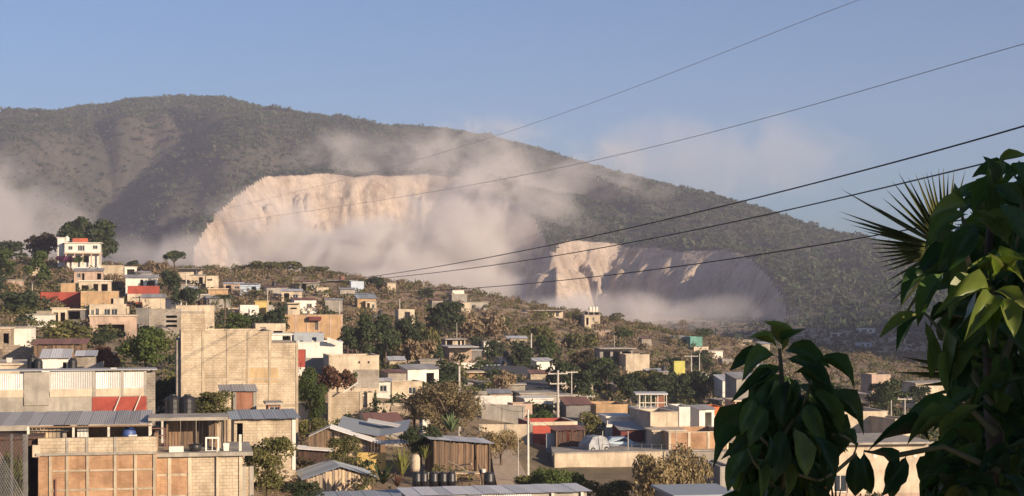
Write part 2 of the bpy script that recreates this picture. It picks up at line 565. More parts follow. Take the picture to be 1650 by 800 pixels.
m_slope, nt, p = nodes_of('scrubby_slope')
geo = N(nt, 'ShaderNodeNewGeometry')
n1 = noise(nt, .012, 6, .65, geo.outputs['Position']); n2 = noise(nt, .12, 5, .7, geo.outputs['Position'])
c = ramp(nt, n1.outputs[0], [(.32, (.036, .042, .027)), (.5, (.06, .06, .04)), (.7, (.098, .084, .062))])
c = mixc(nt, .75, c.outputs[0], ramp(nt, n2.outputs[0], [(.35, (.4, .42, .4)), (.65, (1.1, 1.05, 1))]).outputs[0], 'MULTIPLY')
nt.links.new(c, p.inputs['Base Color']); p.inputs['Roughness'].default_value = 1
m_rock, nt, p = nodes_of('quarry_rock')
geo = N(nt, 'ShaderNodeNewGeometry')
n1 = noise(nt, 1, 6, .7, scaled(nt, geo.outputs['Position'], (.06, .05, .03)))
n2 = noise(nt, .05, 6, .7, geo.outputs['Position']); n3 = noise(nt, .35, 4, .7, geo.outputs['Position'])
c = ramp(nt, n1.outputs[0], [(.3, (.25, .19, .15)), (.42, (.39, .32, .25)), (.55, (.5, .42, .345)), (.72, (.33, .26, .2))])
c = mixc(nt, .55, c.outputs[0], ramp(nt, n2.outputs[0], [(.35, (.55, .5, .46)), (.6, (1.1, 1.08, 1.05))]).outputs[0], 'MULTIPLY')
c = mixc(nt, .4, c, ramp(nt, n3.outputs[0], [(.3, (.5,) * 3), (.65, (1.1,) * 3)]).outputs[0], 'MULTIPLY')
nt.links.new(c, p.inputs['Base Color']); p.inputs['Roughness'].default_value = 1
bump(nt, p, n3.outputs[0], .7, 2.0)
FQ = grid_faces(*Z.shape)
me = np_mesh('mountain', np.stack([X, YY, Z], -1).reshape(-1, 3), FQ, [m_slope, m_rock], True)
rf = rock.reshape(-1)[FQ].mean(1) > .5
me.polygons.foreach_set('material_index', rf.astype(np.int32))
mountain = struct(put('mountain', me))

# trees and scrub over the mountain: one mass
def blob_mass(name, P, S, mat, squash=.8, k=10):
    """every plant a loose tuft of k small leafy faces"""
    n = len(P)
    d = RNG.normal(size=(n, k, 3)); d /= np.linalg.norm(d, axis=2)[..., None]
    d[..., 2] = np.abs(d[..., 2]) * squash
    C = P[:, None] + d * (S[:, None, None] * RNG.uniform(.35, 1.1, (n, k, 1)))
    nr = d + RNG.normal(0, .5, (n, k, 3)); nr /= np.linalg.norm(nr, axis=2)[..., None]
    t = np.cross(nr, RNG.normal(size=(n, k, 3))); t /= np.linalg.norm(t, axis=2)[..., None]
    b = np.cross(nr, t); h = (S[:, None, None] * RNG.uniform(.3, .55, (n, k, 1)))
    V = np.stack([C - t * h, C + b * h * .8, C + t * h - b * h * .5], 2).reshape(-1, 3)
    return np_mesh(name, V, np.arange(n * k * 3).reshape(-1, 3), mat, False)

M_SCRUB = leafy('mountain_scrub', [(0, (.012, .027, .014)), (.35, (.024, .043, .021)), (.6, (.042, .058, .03)), (.85, (.076, .08, .048)), (1, (.13, .115, .08))], .02, 0)
Zf = Z.reshape(-1); Xf = X.reshape(-1); Yf = YY.reshape(-1); Uf = UU.reshape(-1)
vis = (Uf > -120) & (Uf < 1780) & (Yf < np.interp(Uf, RU, RY) + 40) & ~rock.reshape(-1)
# weight by real area of the cell
wgt = np.where(vis, (Yf / F * 4.2) * np.gradient(Ym)[:, None].repeat(len(Um), 1).reshape(-1), 0)
dens = .75 + 1.0 * np.clip(fbm(Xf / 45, Yf / 45, 4) * 1.6 + .5, 0, 1)
wgt = wgt * dens
NT = 76000
idx = RNG.choice(len(wgt), NT, p=wgt / wgt.sum())
P = np.stack([Xf[idx], Yf[idx], Zf[idx]], -1) + np.concatenate([RNG.uniform(-5, 5, (NT, 2)), np.full((NT, 1), .6)], 1)
S = RNG.gamma(3.2, .68, NT).clip(1.0, 5.8)
P[:, 2] += S * .1
struct(tag(put('scrub_woodland', blob_mass('scrub_woodland', P, S, M_SCRUB)), 'brown and olive dry scrub woodland covering the mountain', 'woodland'), 'stuff')

# unseen hill off to the right, shaped to throw its shadow over the valley
def hill(name, xs, ys, axis, crest, wid, n, label, base=-44):
    XX, YY2 = np.meshgrid(np.linspace(*xs), np.linspace(*ys))
    ax, cr, wd = (np.interp(YY2, *q) for q in (axis, crest, wid))
    ZZ = base + (cr - base) * np.exp(-np.abs((XX - ax) / wd) ** 2.2) + 5 * fbm(XX / 60, YY2 / 60, 4)
    struct(put(name, np_mesh(name, np.stack([XX, YY2, ZZ], -1).reshape(-1, 3), grid_faces(*XX.shape), m_slope, True)))
    k = RNG.choice(XX.size, n)
    P = np.stack([XX.reshape(-1)[k], YY2.reshape(-1)[k], ZZ.reshape(-1)[k]], -1); P[:, :2] += RNG.uniform(-7, 7, (n, 2)); P = P[P[:, 2] > base + 12]
    struct(tag(put('hill_scrub', blob_mass('hill_scrub', P, RNG.gamma(4, .5, len(P)).clip(.8, 5), M_SCRUB)), label, 'woodland'), 'stuff')
hill('shade_hill', (130, 720, 90), (280, 960, 100), ([280, 355, 520, 700, 960], [300, 325, 390, 440, 560]), ([280, 340, 420, 560, 760, 860, 960], [-44, 52, 78, 92, 98, 60, -40]), ([280, 420, 960], [60, 85, 110]), 2600, 'dry scrub on the unseen hill that shades the valley from the right')
hill('far_hill', (300, 1500, 90), (1850, 2900, 80), ([1850, 2900], [800, 1000]), ([1850, 2150, 2400, 2900], [-44, 215, 235, -40]), ([1850, 2900], [230, 260]), 6000, 'dark scrub on the far hill behind the palm leaves')
# ------------------------------------------------------------------ builders for houses, sheds and walls
FOOT = []                                   # footprints (x, y, radius) kept clear of scrub
CUBE = MB().box(-.5, .5, -.5, .5, 0, 1).mesh('piece')
_unit = {}
def unit_box(mat):
    if mat.name not in _unit:
        me = CUBE.copy(); me.materials.append(mat); _unit[mat.name] = me
    return _unit[mat.name]
def bit(name, mat, parent, x, y, z, sx, sy, sz, rot=(0, 0, 0)):
    """one box-shaped piece, base centre at x y z"""
    return put(name, unit_box(mat), parent, (x, y, z), rot, (sx, sy, sz))

_sheets = {}
def sheet_mesh(mat, n=5):
    k = (mat.name, n)
    if k not in _sheets:
        b = MB(); xs = np.linspace(-.5, .5, 2 * n + 1)
        for i in range(2 * n):
            z0, z1 = (.5 if i % 2 else -.5), (-.5 if i % 2 else .5)
            b.quad([(xs[i], 0, z0), (xs[i + 1], 0, z1), (xs[i + 1], 1, z1), (xs[i], 1, z0)])
        _sheets[k] = b.mesh('roof_sheet', mat)
    return _sheets[k]

def sheets(parent, mat, x0, x1, y0, z0, y1, z1, wid=.85, name='roof_sheet'):
    """corrugated sheets side by side, running from (y0,z0) to (y1,z1)"""
    n = max(1, round((x1 - x0) / wid)); w = (x1 - x0) / n
    L = math.hypot(y1 - y0, z1 - z0); a = math.atan2(z1 - z0, y1 - y0)
    for i in range(n):
        put(name, sheet_mesh(mat), parent, (x0 + (i + .5) * w, y0 - random.uniform(0, .08), z0 + .02 * (i % 2)),
            (a, 0, random.uniform(-.006, .006)), (w * 1.06, L, .016))

def wall_front(b, w, h, t, holes, zb=0.0):
    """front wall in the plane y=0..t with true openings; holes (x0,x1,z0,z1) in metres from lower left"""
    xs = sorted({0, w, *[c for q in holes for c in q[:2]]}); zs = sorted({-zb, h, *[c for q in holes for c in q[2:]]})
    def solid(i, j):
        if not (0 <= i < len(xs) - 1 and 0 <= j < len(zs) - 1): return False
        cx, cz = (xs[i] + xs[i + 1]) / 2, (zs[j] + zs[j + 1]) / 2
        return not any(q[0] < cx < q[1] and q[2] < cz < q[3] for q in holes)
    o = -w / 2
    for i in range(len(xs) - 1):
        for j in range(len(zs) - 1):
            if not solid(i, j): continue
            a, c, d, e = xs[i] + o, xs[i + 1] + o, zs[j], zs[j + 1]
            b.quad([(a, 0, d), (c, 0, d), (c, 0, e), (a, 0, e)]); b.quad([(c, t, d), (a, t, d), (a, t, e), (c, t, e)])
            if not solid(i - 1, j): b.quad([(a, t, d), (a, 0, d), (a, 0, e), (a, t, e)])
            if not solid(i + 1, j): b.quad([(c, 0, d), (c, t, d), (c, t, e), (c, 0, e)])
            if not solid(i, j - 1): b.quad([(a, 0, d), (a, t, d), (c, t, d), (c, 0, d)])
            if not solid(i, j + 1): b.quad([(a, 0, e), (c, 0, e), (c, t, e), (a, t, e)])

def window(parent, cx, z0, w, h, t=.2, frame=FRAME, bars=1, sill=True):
    f = MB(); k = max(.05, .07 * w)
    x0, x1, z1 = cx - w / 2, cx + w / 2, z0 + h
    for q in ((x0, x0 + k, z0, z1), (x1 - k, x1, z0, z1), (x0 + k, x1 - k, z0, z0 + k), (x0 + k, x1 - k, z1 - k, z1)):
        f.box(q[0], q[1], t * .45, t * .75, q[2], q[3])
    for i in range(bars):
        bx = x0 + (i + 1) * w / (bars + 1)
        f.box(bx - k * .4, bx + k * .4, t * .46, t * .74, z0 + k, z1 - k)
    o = f.build('window', frame, parent)
    MB().box(x0 + .01, x1 - .01, t * .58, t * .62, z0 + .01, z1 - .01).build('pane', GLASS, o)
    if sill: MB().box(x0 - .08, x1 + .08, -.07, t * .4, z0 - .08, z0 - .003).build('sill', CONC, o)
    return o

def door(parent, cx, w, h, mat, t=.2, z0=0):
    o = MB().box(cx - w / 2 + .02, cx + w / 2 - .02, t * .5, t * .75, z0, z0 + h - .02).build('door', mat, parent)
    MB().box(cx + w * .3, cx + w * .3 + .06, t * .5 - .05, t * .5, z0 + h * .45, z0 + h * .45 + .12).build('handle', STEEL, o)
    return o

def house(name, label, cat, x0, x1, vt, vb, Y=None, d=6., rz=0, mat=CREAM, roof='slab', rmat=None, wins=(), doors=(), opens=(),
          cols=0, beams=(), cmat=CONC, over=.2, rise=.6, base=1.6, band=None, group=None, skip_front=False):
    """wins/doors/opens: (fx0, fx1, fz0, fz1) as fractions of the front; doors add a material"""
    Y = Y or depth_at((x0 + x1) / 2, vb)
    rz = rz if abs(rz) > 12.5 else rz + (12 if x0 < 900 else 9)     # the streets run at an angle to the view
    e = thing(name, label, cat, at((x0 + x1) / 2, vb, Y), R(rz), group)
    w, h = (x1 - x0) / F * Y, (vb - vt) / F * Y
    FOOT.append((e.location.x, Y + d / 2, max(w, d) * .62))
    e['wh'] = (w, h)
    t = .2
    th = .16 if roof in ('slab', 'eave') else 0
    hw = h - th
    hol = []
    for q in list(wins) + [q[:4] for q in doors] + list(opens):
        hol.append((q[0] * w, q[1] * w, max(0, q[2] * h), min(q[3] * h, hw - .02)))
    b = MB()
    wall_front(b, w, hw, t, hol, base)
    b.box(-w / 2, -w / 2 + t, t, d, -base, hw); b.box(w / 2 - t, w / 2, t, d, -base, hw)
    b.box(-w / 2 + t, w / 2 - t, d - t, d, -base, hw)
    b.build('wall', mat, e)
    for q in wins:
        ww, hh = (q[1] - q[0]) * w, min(q[3] * h, hw - .02) - q[2] * h
        window(e, (q[0] + q[1]) / 2 * w - w / 2, q[2] * h, ww, hh, t, bars=2 if ww > 1.6 else 1)
    for q in doors:
        door(e, (q[0] + q[1]) / 2 * w - w / 2, (q[1] - q[0]) * w, (q[3] - q[2]) * h, q[4], t, q[2] * h)
    MB().box(-w / 2 + t, w / 2 - t, t, d - t, -.12, 0).build('floor', CONC, e)
    rm = rmat or CONC
    if roof == 'slab':
        MB().box(-w / 2 - over, w / 2 + over, -over, d + over, hw, h).build('roof', rm, e)
    elif roof == 'eave':
        MB().box(-w / 2 - over, w / 2 + over, -over * 4, d + over, hw, h).build('roof', rm, e)
    elif roof == 'parapet':
        MB().box(-w / 2 + t, w / 2 - t, t, d - t, h - .75, h - .6).build('roof', rm, e)
        c = MB()
        c.box(-w / 2 - .05, w / 2 + .05, -.05, t + .04, h, h + .07); c.box(-w / 2 - .05, -w / 2 + t + .04, t + .04, d + .05, h, h + .07)
        c.box(w / 2 - t - .04, w / 2 + .05, t + .04, d + .05, h, h + .07)
        c.build('coping', cmat, e)
    elif roof == 'tin':
        sheets(e, rm or TIN, -w / 2 - over, w / 2 + over, -over * 1.6, hw + .04 - .1 * rise, d + over, hw + .06 + rise)
        g = MB(); g.box(-w / 2, w / 2, 0, .07, hw + .001, hw + .03)
        g.hexa([(-w / 2, .1, hw), (-w / 2 + t, .1, hw), (-w / 2 + t, d, hw), (-w / 2, d, hw), (-w / 2, .1, hw + .02), (-w / 2 + t, .1, hw + .02), (-w / 2 + t, d, hw + rise), (-w / 2, d, hw + rise)])
        g.hexa([(w / 2 - t, .1, hw), (w / 2, .1, hw), (w / 2, d, hw), (w / 2 - t, d, hw), (w / 2 - t, .1, hw + .02), (w / 2, .1, hw + .02), (w / 2, d, hw + rise), (w / 2 - t, d, hw + rise)])
        g.build('gable', mat, e)
    for i in range(cols):
        cx = -w / 2 + .12 + i * (w - .24) / max(1, cols - 1)
        if any(-w / 2 + q[0] - .15 < cx < -w / 2 + q[1] + .15 for q in hol): continue
        bit('column', cmat, e, cx, -.012, -base * .5, .24, .1, hw + base * .5 - .004)
    for fz in beams:
        MB().box(-w / 2 - .006, w / 2 + .006, -.05, .0 - .001, fz * h - .1, fz * h + .1).build('beam', cmat, e)
    if band:                                # painted band round the foot: (fraction, material)
        MB().box(-w / 2 - .012, w / 2 + .012, -.02, d, -.3, band[0] * h).build('plinth', band[1], e)
    return e

def plank_wall(e, x0, x1, y, z0, z1, mat, wid=.2, jit=.12, face='x', skip=()):
    n = max(2, round((x1 - x0) / wid)); w = (x1 - x0) / n
    for i in range(n):
        c = x0 + (i + .5) * w
        if any(a < c < b for a, b in skip): continue
        zt = (z1(c) if callable(z1) else z1) - random.uniform(0, jit)
        if face == 'x': bit('plank', mat, e, c, y + random.uniform(-.015, .015), z0, w * random.uniform(.82, .97), .03, zt - z0, (0, random.uniform(-.012, .012), 0))
        else: bit('plank', mat, e, y, c, z0, .03, w * random.uniform(.82, .97), zt - z0)

def plank_shed(label, x0, x1, vt, vb, Y=None, d=4, rz=0, mat=WOOD, rmat=TIN, gable=False, rise=.5, rr=0., skip=(), name='wooden_shed', over=.35, post=WOOD, wid=.2):
    Y = Y or depth_at((x0 + x1) / 2, vb)
    rz += 9
    e = thing(name, label, 'shed', at((x0 + x1) / 2, vb, Y), R(rz), None)
    w, h = (x1 - x0) / F * Y, (vb - vt) / F * Y
    FOOT.append((e.location.x, Y + d / 2, max(w, d) * .6))
    if gable:
        zt = lambda c: h - rise * abs(c) / (w / 2) - .05
    else:
        zt = lambda c: h - .06 + rr * c
    plank_wall(e, -w / 2, w / 2, 0, -.4, zt, mat, wid, skip=skip)
    plank_wall(e, .1, d, -w / 2, -.4, (zt(-w / 2)), mat, wid * 1.6, face='y'); plank_wall(e, .1, d, w / 2, -.4, (zt(w / 2)), mat, wid * 1.6, face='y')
    plank_wall(e, -w / 2, w / 2, d, -.4, zt, mat, wid * 1.6)
    for sx in (-1, 1):
        for yy in (-.06, d - .06):
            bit('post', post, e, sx * (w / 2 - .02), yy, -1, .12, .12, zt(sx * w / 2) + 1)
    if gable:
        for s in (-1, 1):
            a = math.atan2(rise, w / 2); L = math.hypot(w / 2 + over, rise * (w / 2 + over) / (w / 2))
            n = max(1, round((d + 2 * over) / .85)); ww = (d + 2 * over) / n
            for i in range(n):
                o = put('roof_sheet', sheet_mesh(rmat), e, (0, -over + (i + .5) * ww, h + .02 + .015 * (i % 2)), None, (ww * 1.05, L, .02))
                o.rotation_euler = Euler((-a, 0, -R(90) * s), 'XYZ')
    else:
        n = max(1, round((w + 2 * over) / .85)); ww = (w + 2 * over) / n; a = math.atan2(rise, d)
        for i in range(n):
            cx = -w / 2 - over + (i + .5) * ww
            put('roof_sheet', sheet_mesh(rmat), e, (cx, -over, h + .03 + rr * cx + .015 * (i % 2) - over * math.tan(a)), (a, -math.atan(rr), 0), (ww * 1.06, (d + 2 * over) / math.cos(a), .02))
    return e

def freewall(label, x0, x1, vt, vb, Y=None, mat=CREAM, t=.2, rz=0, name='boundary_wall', cols=0, cap=None, v1=None, base=2.0, cmat=CONC, Y1=None):
    """a free-standing wall between two photo columns; v1: top row at the right end"""
    Y = Y or depth_at((x0 + x1) / 2, vb)
    Y1 = Y1 or Y
    A, B = at(x0, vt, Y), at(x1, vt if v1 is None else v1, Y1)
    zb = at(0, vb, Y).z
    L = math.hypot(B.x - A.x, B.y - A.y); rz = math.atan2(B.y - A.y, B.x - A.x)
    e = thing(name, label, 'wall', (A.x, A.y, zb), rz)
    ha, hb = A.z - zb, B.z - zb
    b = MB(); b.hexa([(0, 0, -base), (L, 0, -base), (L, t, -base), (0, t, -base), (0, 0, ha), (L, 0, hb), (L, t, hb), (0, t, ha)])
    b.build('wall', mat, e)
    for i in range(cols):
        f = i / max(1, cols - 1); bit('column', cmat, e, .12 + f * (L - .24), .09, -base * .9, .26, t + .08, ha + (hb - ha) * f + base * .9 + .02)
    if cap:
        b = MB(); b.hexa([(-.05, -.06, ha + .002), (L + .05, -.06, hb + .002), (L + .05, t + .06, hb + .002), (-.05, t + .06, ha + .002), (-.05, -.06, ha + .12), (L + .05, -.06, hb + .12), (L + .05, t + .06, hb + .12), (-.05, t + .06, ha + .12)])
        b.build('coping', cap, e)
    for k in range(4): FOOT.append((A.x + (B.x - A.x) * k / 3, (A.y + B.y) / 2, .8))
    return e

def tank(label, u, vb, Y, r=.5, h=1.2, mat=BLACKP, group=None):
    e = thing('water_tank', label, 'water tank', at(u, vb, Y), 0, group)
    b = MB(); b.lathe([(0, 0), (r, 0), (r, h * .2), (r * 1.03, h * .22), (r * 1.03, h * .26), (r, h * .28), (r, h * .5), (r * 1.03, h * .52), (r * 1.03, h * .56), (r, h * .58), (r, h * .74), (r * .85, h * .85), (r * .38, h * .93), (r * .38, h * .95)])
    b.build('barrel', mat, e, smooth=False)
    b = MB(); b.lathe([(r * .42, h * .94), (r * .42, h * 1.0), (0, h * 1.01)]); b.build('lid', mat, e)
    return e

def pole(label, u, vt, vb, Y, r=.12, cross=None, mat=POLEM, group=None, lamp=False):
    p = at(u, vb, Y); h = (vb - vt) / F * Y
    e = thing('utility_pole', label, 'utility pole', p, 0, group)
    MB().tube([(0, 0, -1.5), (0, 0, h)], [r * 1.15, r * .75], 10).build('post', mat, e, smooth=True)
    for dz, L, ang in cross or ():
        o = MB().box(-L / 2, L / 2, -.06, .06, h - dz - .07, h - dz + .07).build('crossarm', mat, e)
        o.rotation_euler = (0, 0, R(ang))
        for s in (-.45, 0.2, .45):
            MB().lathe([(.05, h - dz + .075), (.07, h - dz + .13), (.04, h - dz + .18), (0, h - dz + .24)], 8, (s * L, 0, 0)).build('insulator', WTIN, o)
    if lamp:
        MB().tube([(0, 0, h - .3), (.5, -.2, h + .1), (1.3, -.4, h + .15)], .035, 6).build('lamp_arm', STEEL, e)
    return e
# ================================================================== houses, sheds and walls, near to far
# ---- bottom left: unfinished brick house
Yb = 100.
_before = set(bpy.data.objects)
e = house('brick_house', 'unfinished orange brick house with concrete frame and cream block parapet, bottom left', 'house', 65, 251, 705, 862, Yb, 8, .01 - 12, BRICK, 'none', base=2, cmat=CONC)
w, h = e['wh']; k = Yb / F
zz = lambda v: (862 - v) * k
xx = lambda u: (u - 158) * k
MB().box(xx(62), xx(251), -.16, .5, zz(733), zz(729)).build('slab_edge', CONC, e)
MB().box(xx(65) - .012, xx(251) + .012, -.02, .24, zz(729) + .002, zz(705)).build('parapet', BLOCK, e)
MB().box(xx(56), xx(68), -.05, .6, zz(735), zz(716)).build('slab_corner', CREAM, e)
for u in (84, 110, 142, 185, 217, 247):
    bit('column', BLOCKP, e, xx(u), -.02, -1, .17, .12, zz(734) + 1)
for a, c2 in ((84, 142), (142, 185), (185, 217), (217, 250)):
    for v in (758, 789):
        MB().box(xx(a) + .11, xx(c2) - .11, -.05, -.002, zz(v) - .06, zz(v) + .06).build('beam', BLOCKP, e)
for u in (110, 141, 185): bit('parapet_column', CONC, e, xx(u), -.03, zz(729) + .004, .16, .08, zz(705) - zz(729))
MB().box(xx(65) + .2, xx(251) - .2, .24, 7.8, zz(733), zz(730)).build('roof', CONC, e)
MB().tube([(xx(92), -.1, zz(806)), (xx(92), -.1, zz(771))], .06, 6).build('drain_pipe', RTIN, e)
e = house('brick_annex', 'block and orange brick annex under a concrete slab beside the brick house', 'house', 252, 391, 733, 862, 100.6, 7, .01 - 12, BLOCK, 'none', base=2)
k = 100.6 / F; xx = lambda u: (u - 321.5) * k; zz = lambda v: (862 - v) * k
MB().box(xx(250.5), xx(408), -.35, 6.8, zz(738), zz(732)).build('roof', CONC, e)
for a, c2 in ((254, 272), (276, 304)):
    for v0, v1 in ((864, 806), (800, 770), (765, 741)):
        MB().box(xx(a), xx(c2), -.04, -.001, zz(v0), zz(v1)).build('brick_panel', BRICK, e)
for u in (274, 306, 350, 388): bit('column', CREAM, e, xx(u), -.03, -1, .2, .1, zz(739) + 1)
MB().tube([(xx(349.5), -.12, -1), (xx(349.5), -.12, zz(726))], .05, 6).build('drain_pipe', CREAM, e)
freewall('short cream block wall standing right of the brick annex', 392, 411, 757, 800, 101, BLOCK, cols=2, base=3)
tag(bit('white_post', POSTW, None, *at(389.5, 732, 101), .16, .16, 1.05), 'short white post standing at the edge of the annex slab', 'post')
# rooftop lean-to on the annex
e = thing('rooftop_shelter', 'open rooftop shelter of old boards with a pale concrete roof on the annex', 'shelter', at(313, 732, 102.5))
k = 102.5 / F; xx = lambda u: (u - 313) * k; zz = lambda v: (732 - v) * k
MB().box(xx(250), xx(377), -.5, 3.0, zz(679), zz(674)).build('roof', CONC, e)
plank_wall(e, xx(282), xx(356), 2.0, 0, zz(680), WOOD, .19, .02)
plank_wall(e, xx(358), xx(374), .6, 0, zz(681), PALEWOOD, .2, .02)
for u, y in ((254, 0), (280, .3), (358, .2), (375, .3)): bit('post', POSTW if u == 254 else WOOD, e, xx(u), y, 0, .12, .12, zz(679.5))
# clutter on the annex
def crate(name, label, cat, x0, x1, vt, vb, Y, d, mat, taper=1.0):
    k = Y / F; w = (x1 - x0) * k / 2; h = (vb - vt) * k
    b = MB(); b.hexa([(-w * taper, 0, 0), (w * taper, 0, 0), (w * taper, d, 0), (-w * taper, d, 0), (-w, -.02, h), (w, -.02, h), (w, d, h), (-w, d, h)])
    return tag(b.build(name, mat, None, at((x0 + x1) / 2, vb, Y)), label, cat)
crate('white_box', 'low white box at the edge of the annex slab', 'box', 275, 298, 722, 732, 100.9, .5, WHITE)
e = thing('loose_casement', 'loose white window frame leaning on the annex roof', 'window frame', at(346, 732, 101.3))
b = MB()
for q in ((-.42, -.32, 0, .92), (.32, .42, 0, .92), (-.32, .32, 0, .1), (-.32, .32, .82, .92)): b.box(q[0], q[1], 0, .06, q[2], q[3])
b.build('frame', WHITE, e); bit('crossbar', WHITE, e, 0, .02, .1, .05, .04, .72)
crate('bucket', 'pale plastic bucket beside the loose window frame', 'bucket', 363, 373, 718, 732, 101.2, .35, WHITE, .8)
e = thing('cooking_pot', 'dark round cooking pot on the annex roof', 'pot', at(318, 732, 101.2))
MB().lathe([(0, 0), (.22, 0), (.36, .16), (.38, .42), (.34, .5), (.3, .5), (.3, .2), (0, .1)]).build('body', BLACKP, e, smooth=True)
MB().tube([(-.38, 0, .4), (-.5, 0, .46), (-.38, 0, .5)], .02, 5).build('handle', BLACKP, e)
e = thing('metal_rack', 'rusty metal rack in the dark corner of the rooftop shelter', 'rack', at(264, 731, 102.4))
for sx in (-.45, .45):
    for sy in (0, .5): bit('leg', RTIN, e, sx, sy, 0, .05, .05, 1.5)
for z in (.5, 1.0, 1.45): MB().box(-.42, .42, .03, .47, z, z + .03).build('shelf', RTIN, e)

# ---- roof patio on the brick house and the grey sheet roof above it
e = thing('patio_roof', 'weathered grey sheet roof over the patio of the brick house', 'roof', at(125, 684, 102))
k = 102 / F; xx = lambda u: (u - 125) * k
zz = lambda v: (684 - v) * k
for i in range(14):
    a, c2 = xx(-20) + i * (xx(252) - xx(-20)) / 14, xx(-20) + (i + 1) * (xx(252) - xx(-20)) / 14
    put('roof_sheet', sheet_mesh(TIN, 6), e, ((a + c2) / 2, -.1 - .1 * math.sin(i * 1.7), .02 * (i % 2)), (R(3.6), 0, 0), ((c2 - a) * 1.06, 6.2, .016))
for u in (60, 130, 185, 250): bit('post', POSTW, e, xx(u), .05, zz(706), .14, .14, zz(685.5) - zz(706))
MB().tube([(xx(62), 0, -.12), (xx(252), 0, -.12)], .05, 6).build('rafter', WOOD, e)
plank_wall(thing('board_stack', 'pale board partition under the grey patio roof', 'partition', at(90, 707, 103)), -.95, .95, 0, 0, .72, PALEWOOD, .25, .02)
e = thing('white_sacks', 'upright white plastic sheeting hung under the patio roof', 'sheeting', at(150, 706, 103))
b = MB()
for i in range(6): b.hexa([(-.34 + i * .11, .03 * (i % 2), 0), (-.23 + i * .11, .03 * ((i + 1) % 2), 0), (-.23 + i * .11, .1, 0), (-.34 + i * .11, .1, 0), (-.34 + i * .11, .03 * (i % 2), .82), (-.23 + i * .11, .03 * ((i + 1) % 2), .82), (-.23 + i * .11, .1, .82), (-.34 + i * .11, .1, .82)])
b.build('sheet', WHITE, e)
e = thing('tarp_bundle', 'blue tarp bundle on the patio of the brick house', 'bundle', at(222, 706, 103))
MB().lathe([(0, 0), (.42, 0), (.46, .2), (.4, .45), (.22, .66), (.06, .74), (0, .75)], 11).build('tarp', BLUEP, e, smooth=True)
bit('wrap', WHITE, e, .25, -.3, 0, .5, .3, .2)
e = thing('laundry_tub', 'pale concrete wash tub on the patio of the brick house', 'wash tub', at(117, 706, 103.2))
MB().box(-.3, .3, 0, .5, 0, .45).build('base', CONC, e)
b = MB(); b.box(-.5, .5, -.05, .55, .45, .55); b.box(-.5, .5, .5, .55, .55, .8); b.build('basin', CONC, e)
# the whole brick house stands askew to the view
_pv = at(160, 0, 100.); _pv.z = 0
for o in set(bpy.data.objects) - _before:
    if o.parent is None:
        d_ = o.location - _pv; d_.rotate(Euler((0, 0, R(11)))); o.location = _pv + d_
        o.rotation_euler.z += R(11)
# dark gap and chain-link fence at the left edge
e = thing('chain_fence', 'chain-link fence on dark posts at the bottom left edge', 'fence', at(18, 820, 92))
b = MB(); k = 92 / F
hgt = 118 * k; wl = 44 * k
for i in range(-12, 14):
    for s in (-1, 1):
        a = -wl / 2 + i * .14
        p0, p1 = [a, 0, 0], [a + s * hgt * .55, 0, hgt]
        pts = []
        for p, q in ((p0, p1), (p1, p0)):
            if p[0] < -wl / 2 or p[0] > wl / 2:
                lim = -wl / 2 if p[0] < -wl / 2 else wl / 2
                if (q[0] - p[0]) == 0: continue
                t = (lim - p[0]) / (q[0] - p[0])
                if not 0 <= t <= 1: continue
                p = [lim, 0, p[2] + (q[2] - p[2]) * t]
            pts.append(p)
        if len(pts) == 2: b.tube(pts, .012, 4, False)
b.build('wire_mesh', STEEL, e)
for sx in (-1, 0, 1): bit('post', DKCONC, e, sx * wl / 2, .1, -2.5, .25 if sx == 1 else .1, .14, hgt + 2.55)
house('shade_boards', 'dark boards standing for the shaded gap behind the chain-link fence', 'shed', -40, 62, 704, 860, 99.5, 4, 0, DARKWOOD, 'slab', DARKWOOD, opens=((.78, .98, .0, .9),))  # dark wood carries the shade of the gap here
# ---- white corrugated wall building
Yw = 122.
e = house('corrugated_house', 'long grey rendered house topped by white corrugated panels, left edge', 'house', -40, 233, 640, 740, Yw, 9, 2, CONC, 'none', base=2)
k = Yw / F; xx = lambda u: (u - 96.5) * k; zz = lambda v: (740 - v) * k
for a, c2, vt in ((-40, 40, 602), (81, 147, 598), (152, 192, 601), (196, 229, 601)):
    n = max(1, round((c2 - a) * k / .85)); ww = (c2 - a) * k / n
    for i in range(n):
        put('panel', sheet_mesh(WTIN, 6), e, (xx(a) + (i + .5) * ww, -.02, zz(628)), (R(90), 0, 0), (ww * 1.03, zz(vt) - zz(628), .05))
    MB().box(xx(a), xx(c2), .06, .16, zz(640) + .004, zz(vt)).build('backing', CREAM, e)
    MB().box(xx(a), xx(c2), -.06, .055, zz(640) + .003, zz(627.5)).build('sill_band', CREAM, e)
MB().box(xx(41), xx(80), -.12, .3, zz(653), zz(600)).build('pier', CONC, e)
for u in (149.5, 194, 231): bit('column', CONC, e, xx(u), .05, zz(640) + .004, .16, .2, zz(598) - zz(640))
MB().box(xx(-40), xx(250), -.25, 2.6, zz(598) + .01, zz(596.5)).build('roof', TIN, e)
MB().box(xx(147), xx(233), -.04, -.002, zz(672), zz(641)).build('red_wall_panel', RED, e)
for a in (178, 210):
    MB().tube([(xx(a), -.3, zz(672)), (xx(a + 13), -.08, zz(640))], .045, 6).build('leaning_pole', POSTW, e)
house('corner_wall', 'stub of grey block wall at the right end of the corrugated house', 'wall', 234, 250, 600, 740, 124, 5, 0, GBLOCK, 'none')
crate('white_bag', 'small white bag lying on the roof edge of the corrugated house', 'bag', 178, 187, 593, 597, 124, .3, WHITE, .7)
tank('black water tank with tall neck on the roof left of the corrugated house', 52, 598, 130, .38, 1.25)
tank('black water tank right next to the tall one on the roof', 62, 598, 129.5, .32, .95)
tank('black water tank alone beside the white sheds', 117, 598, 133, .36, 1.05)
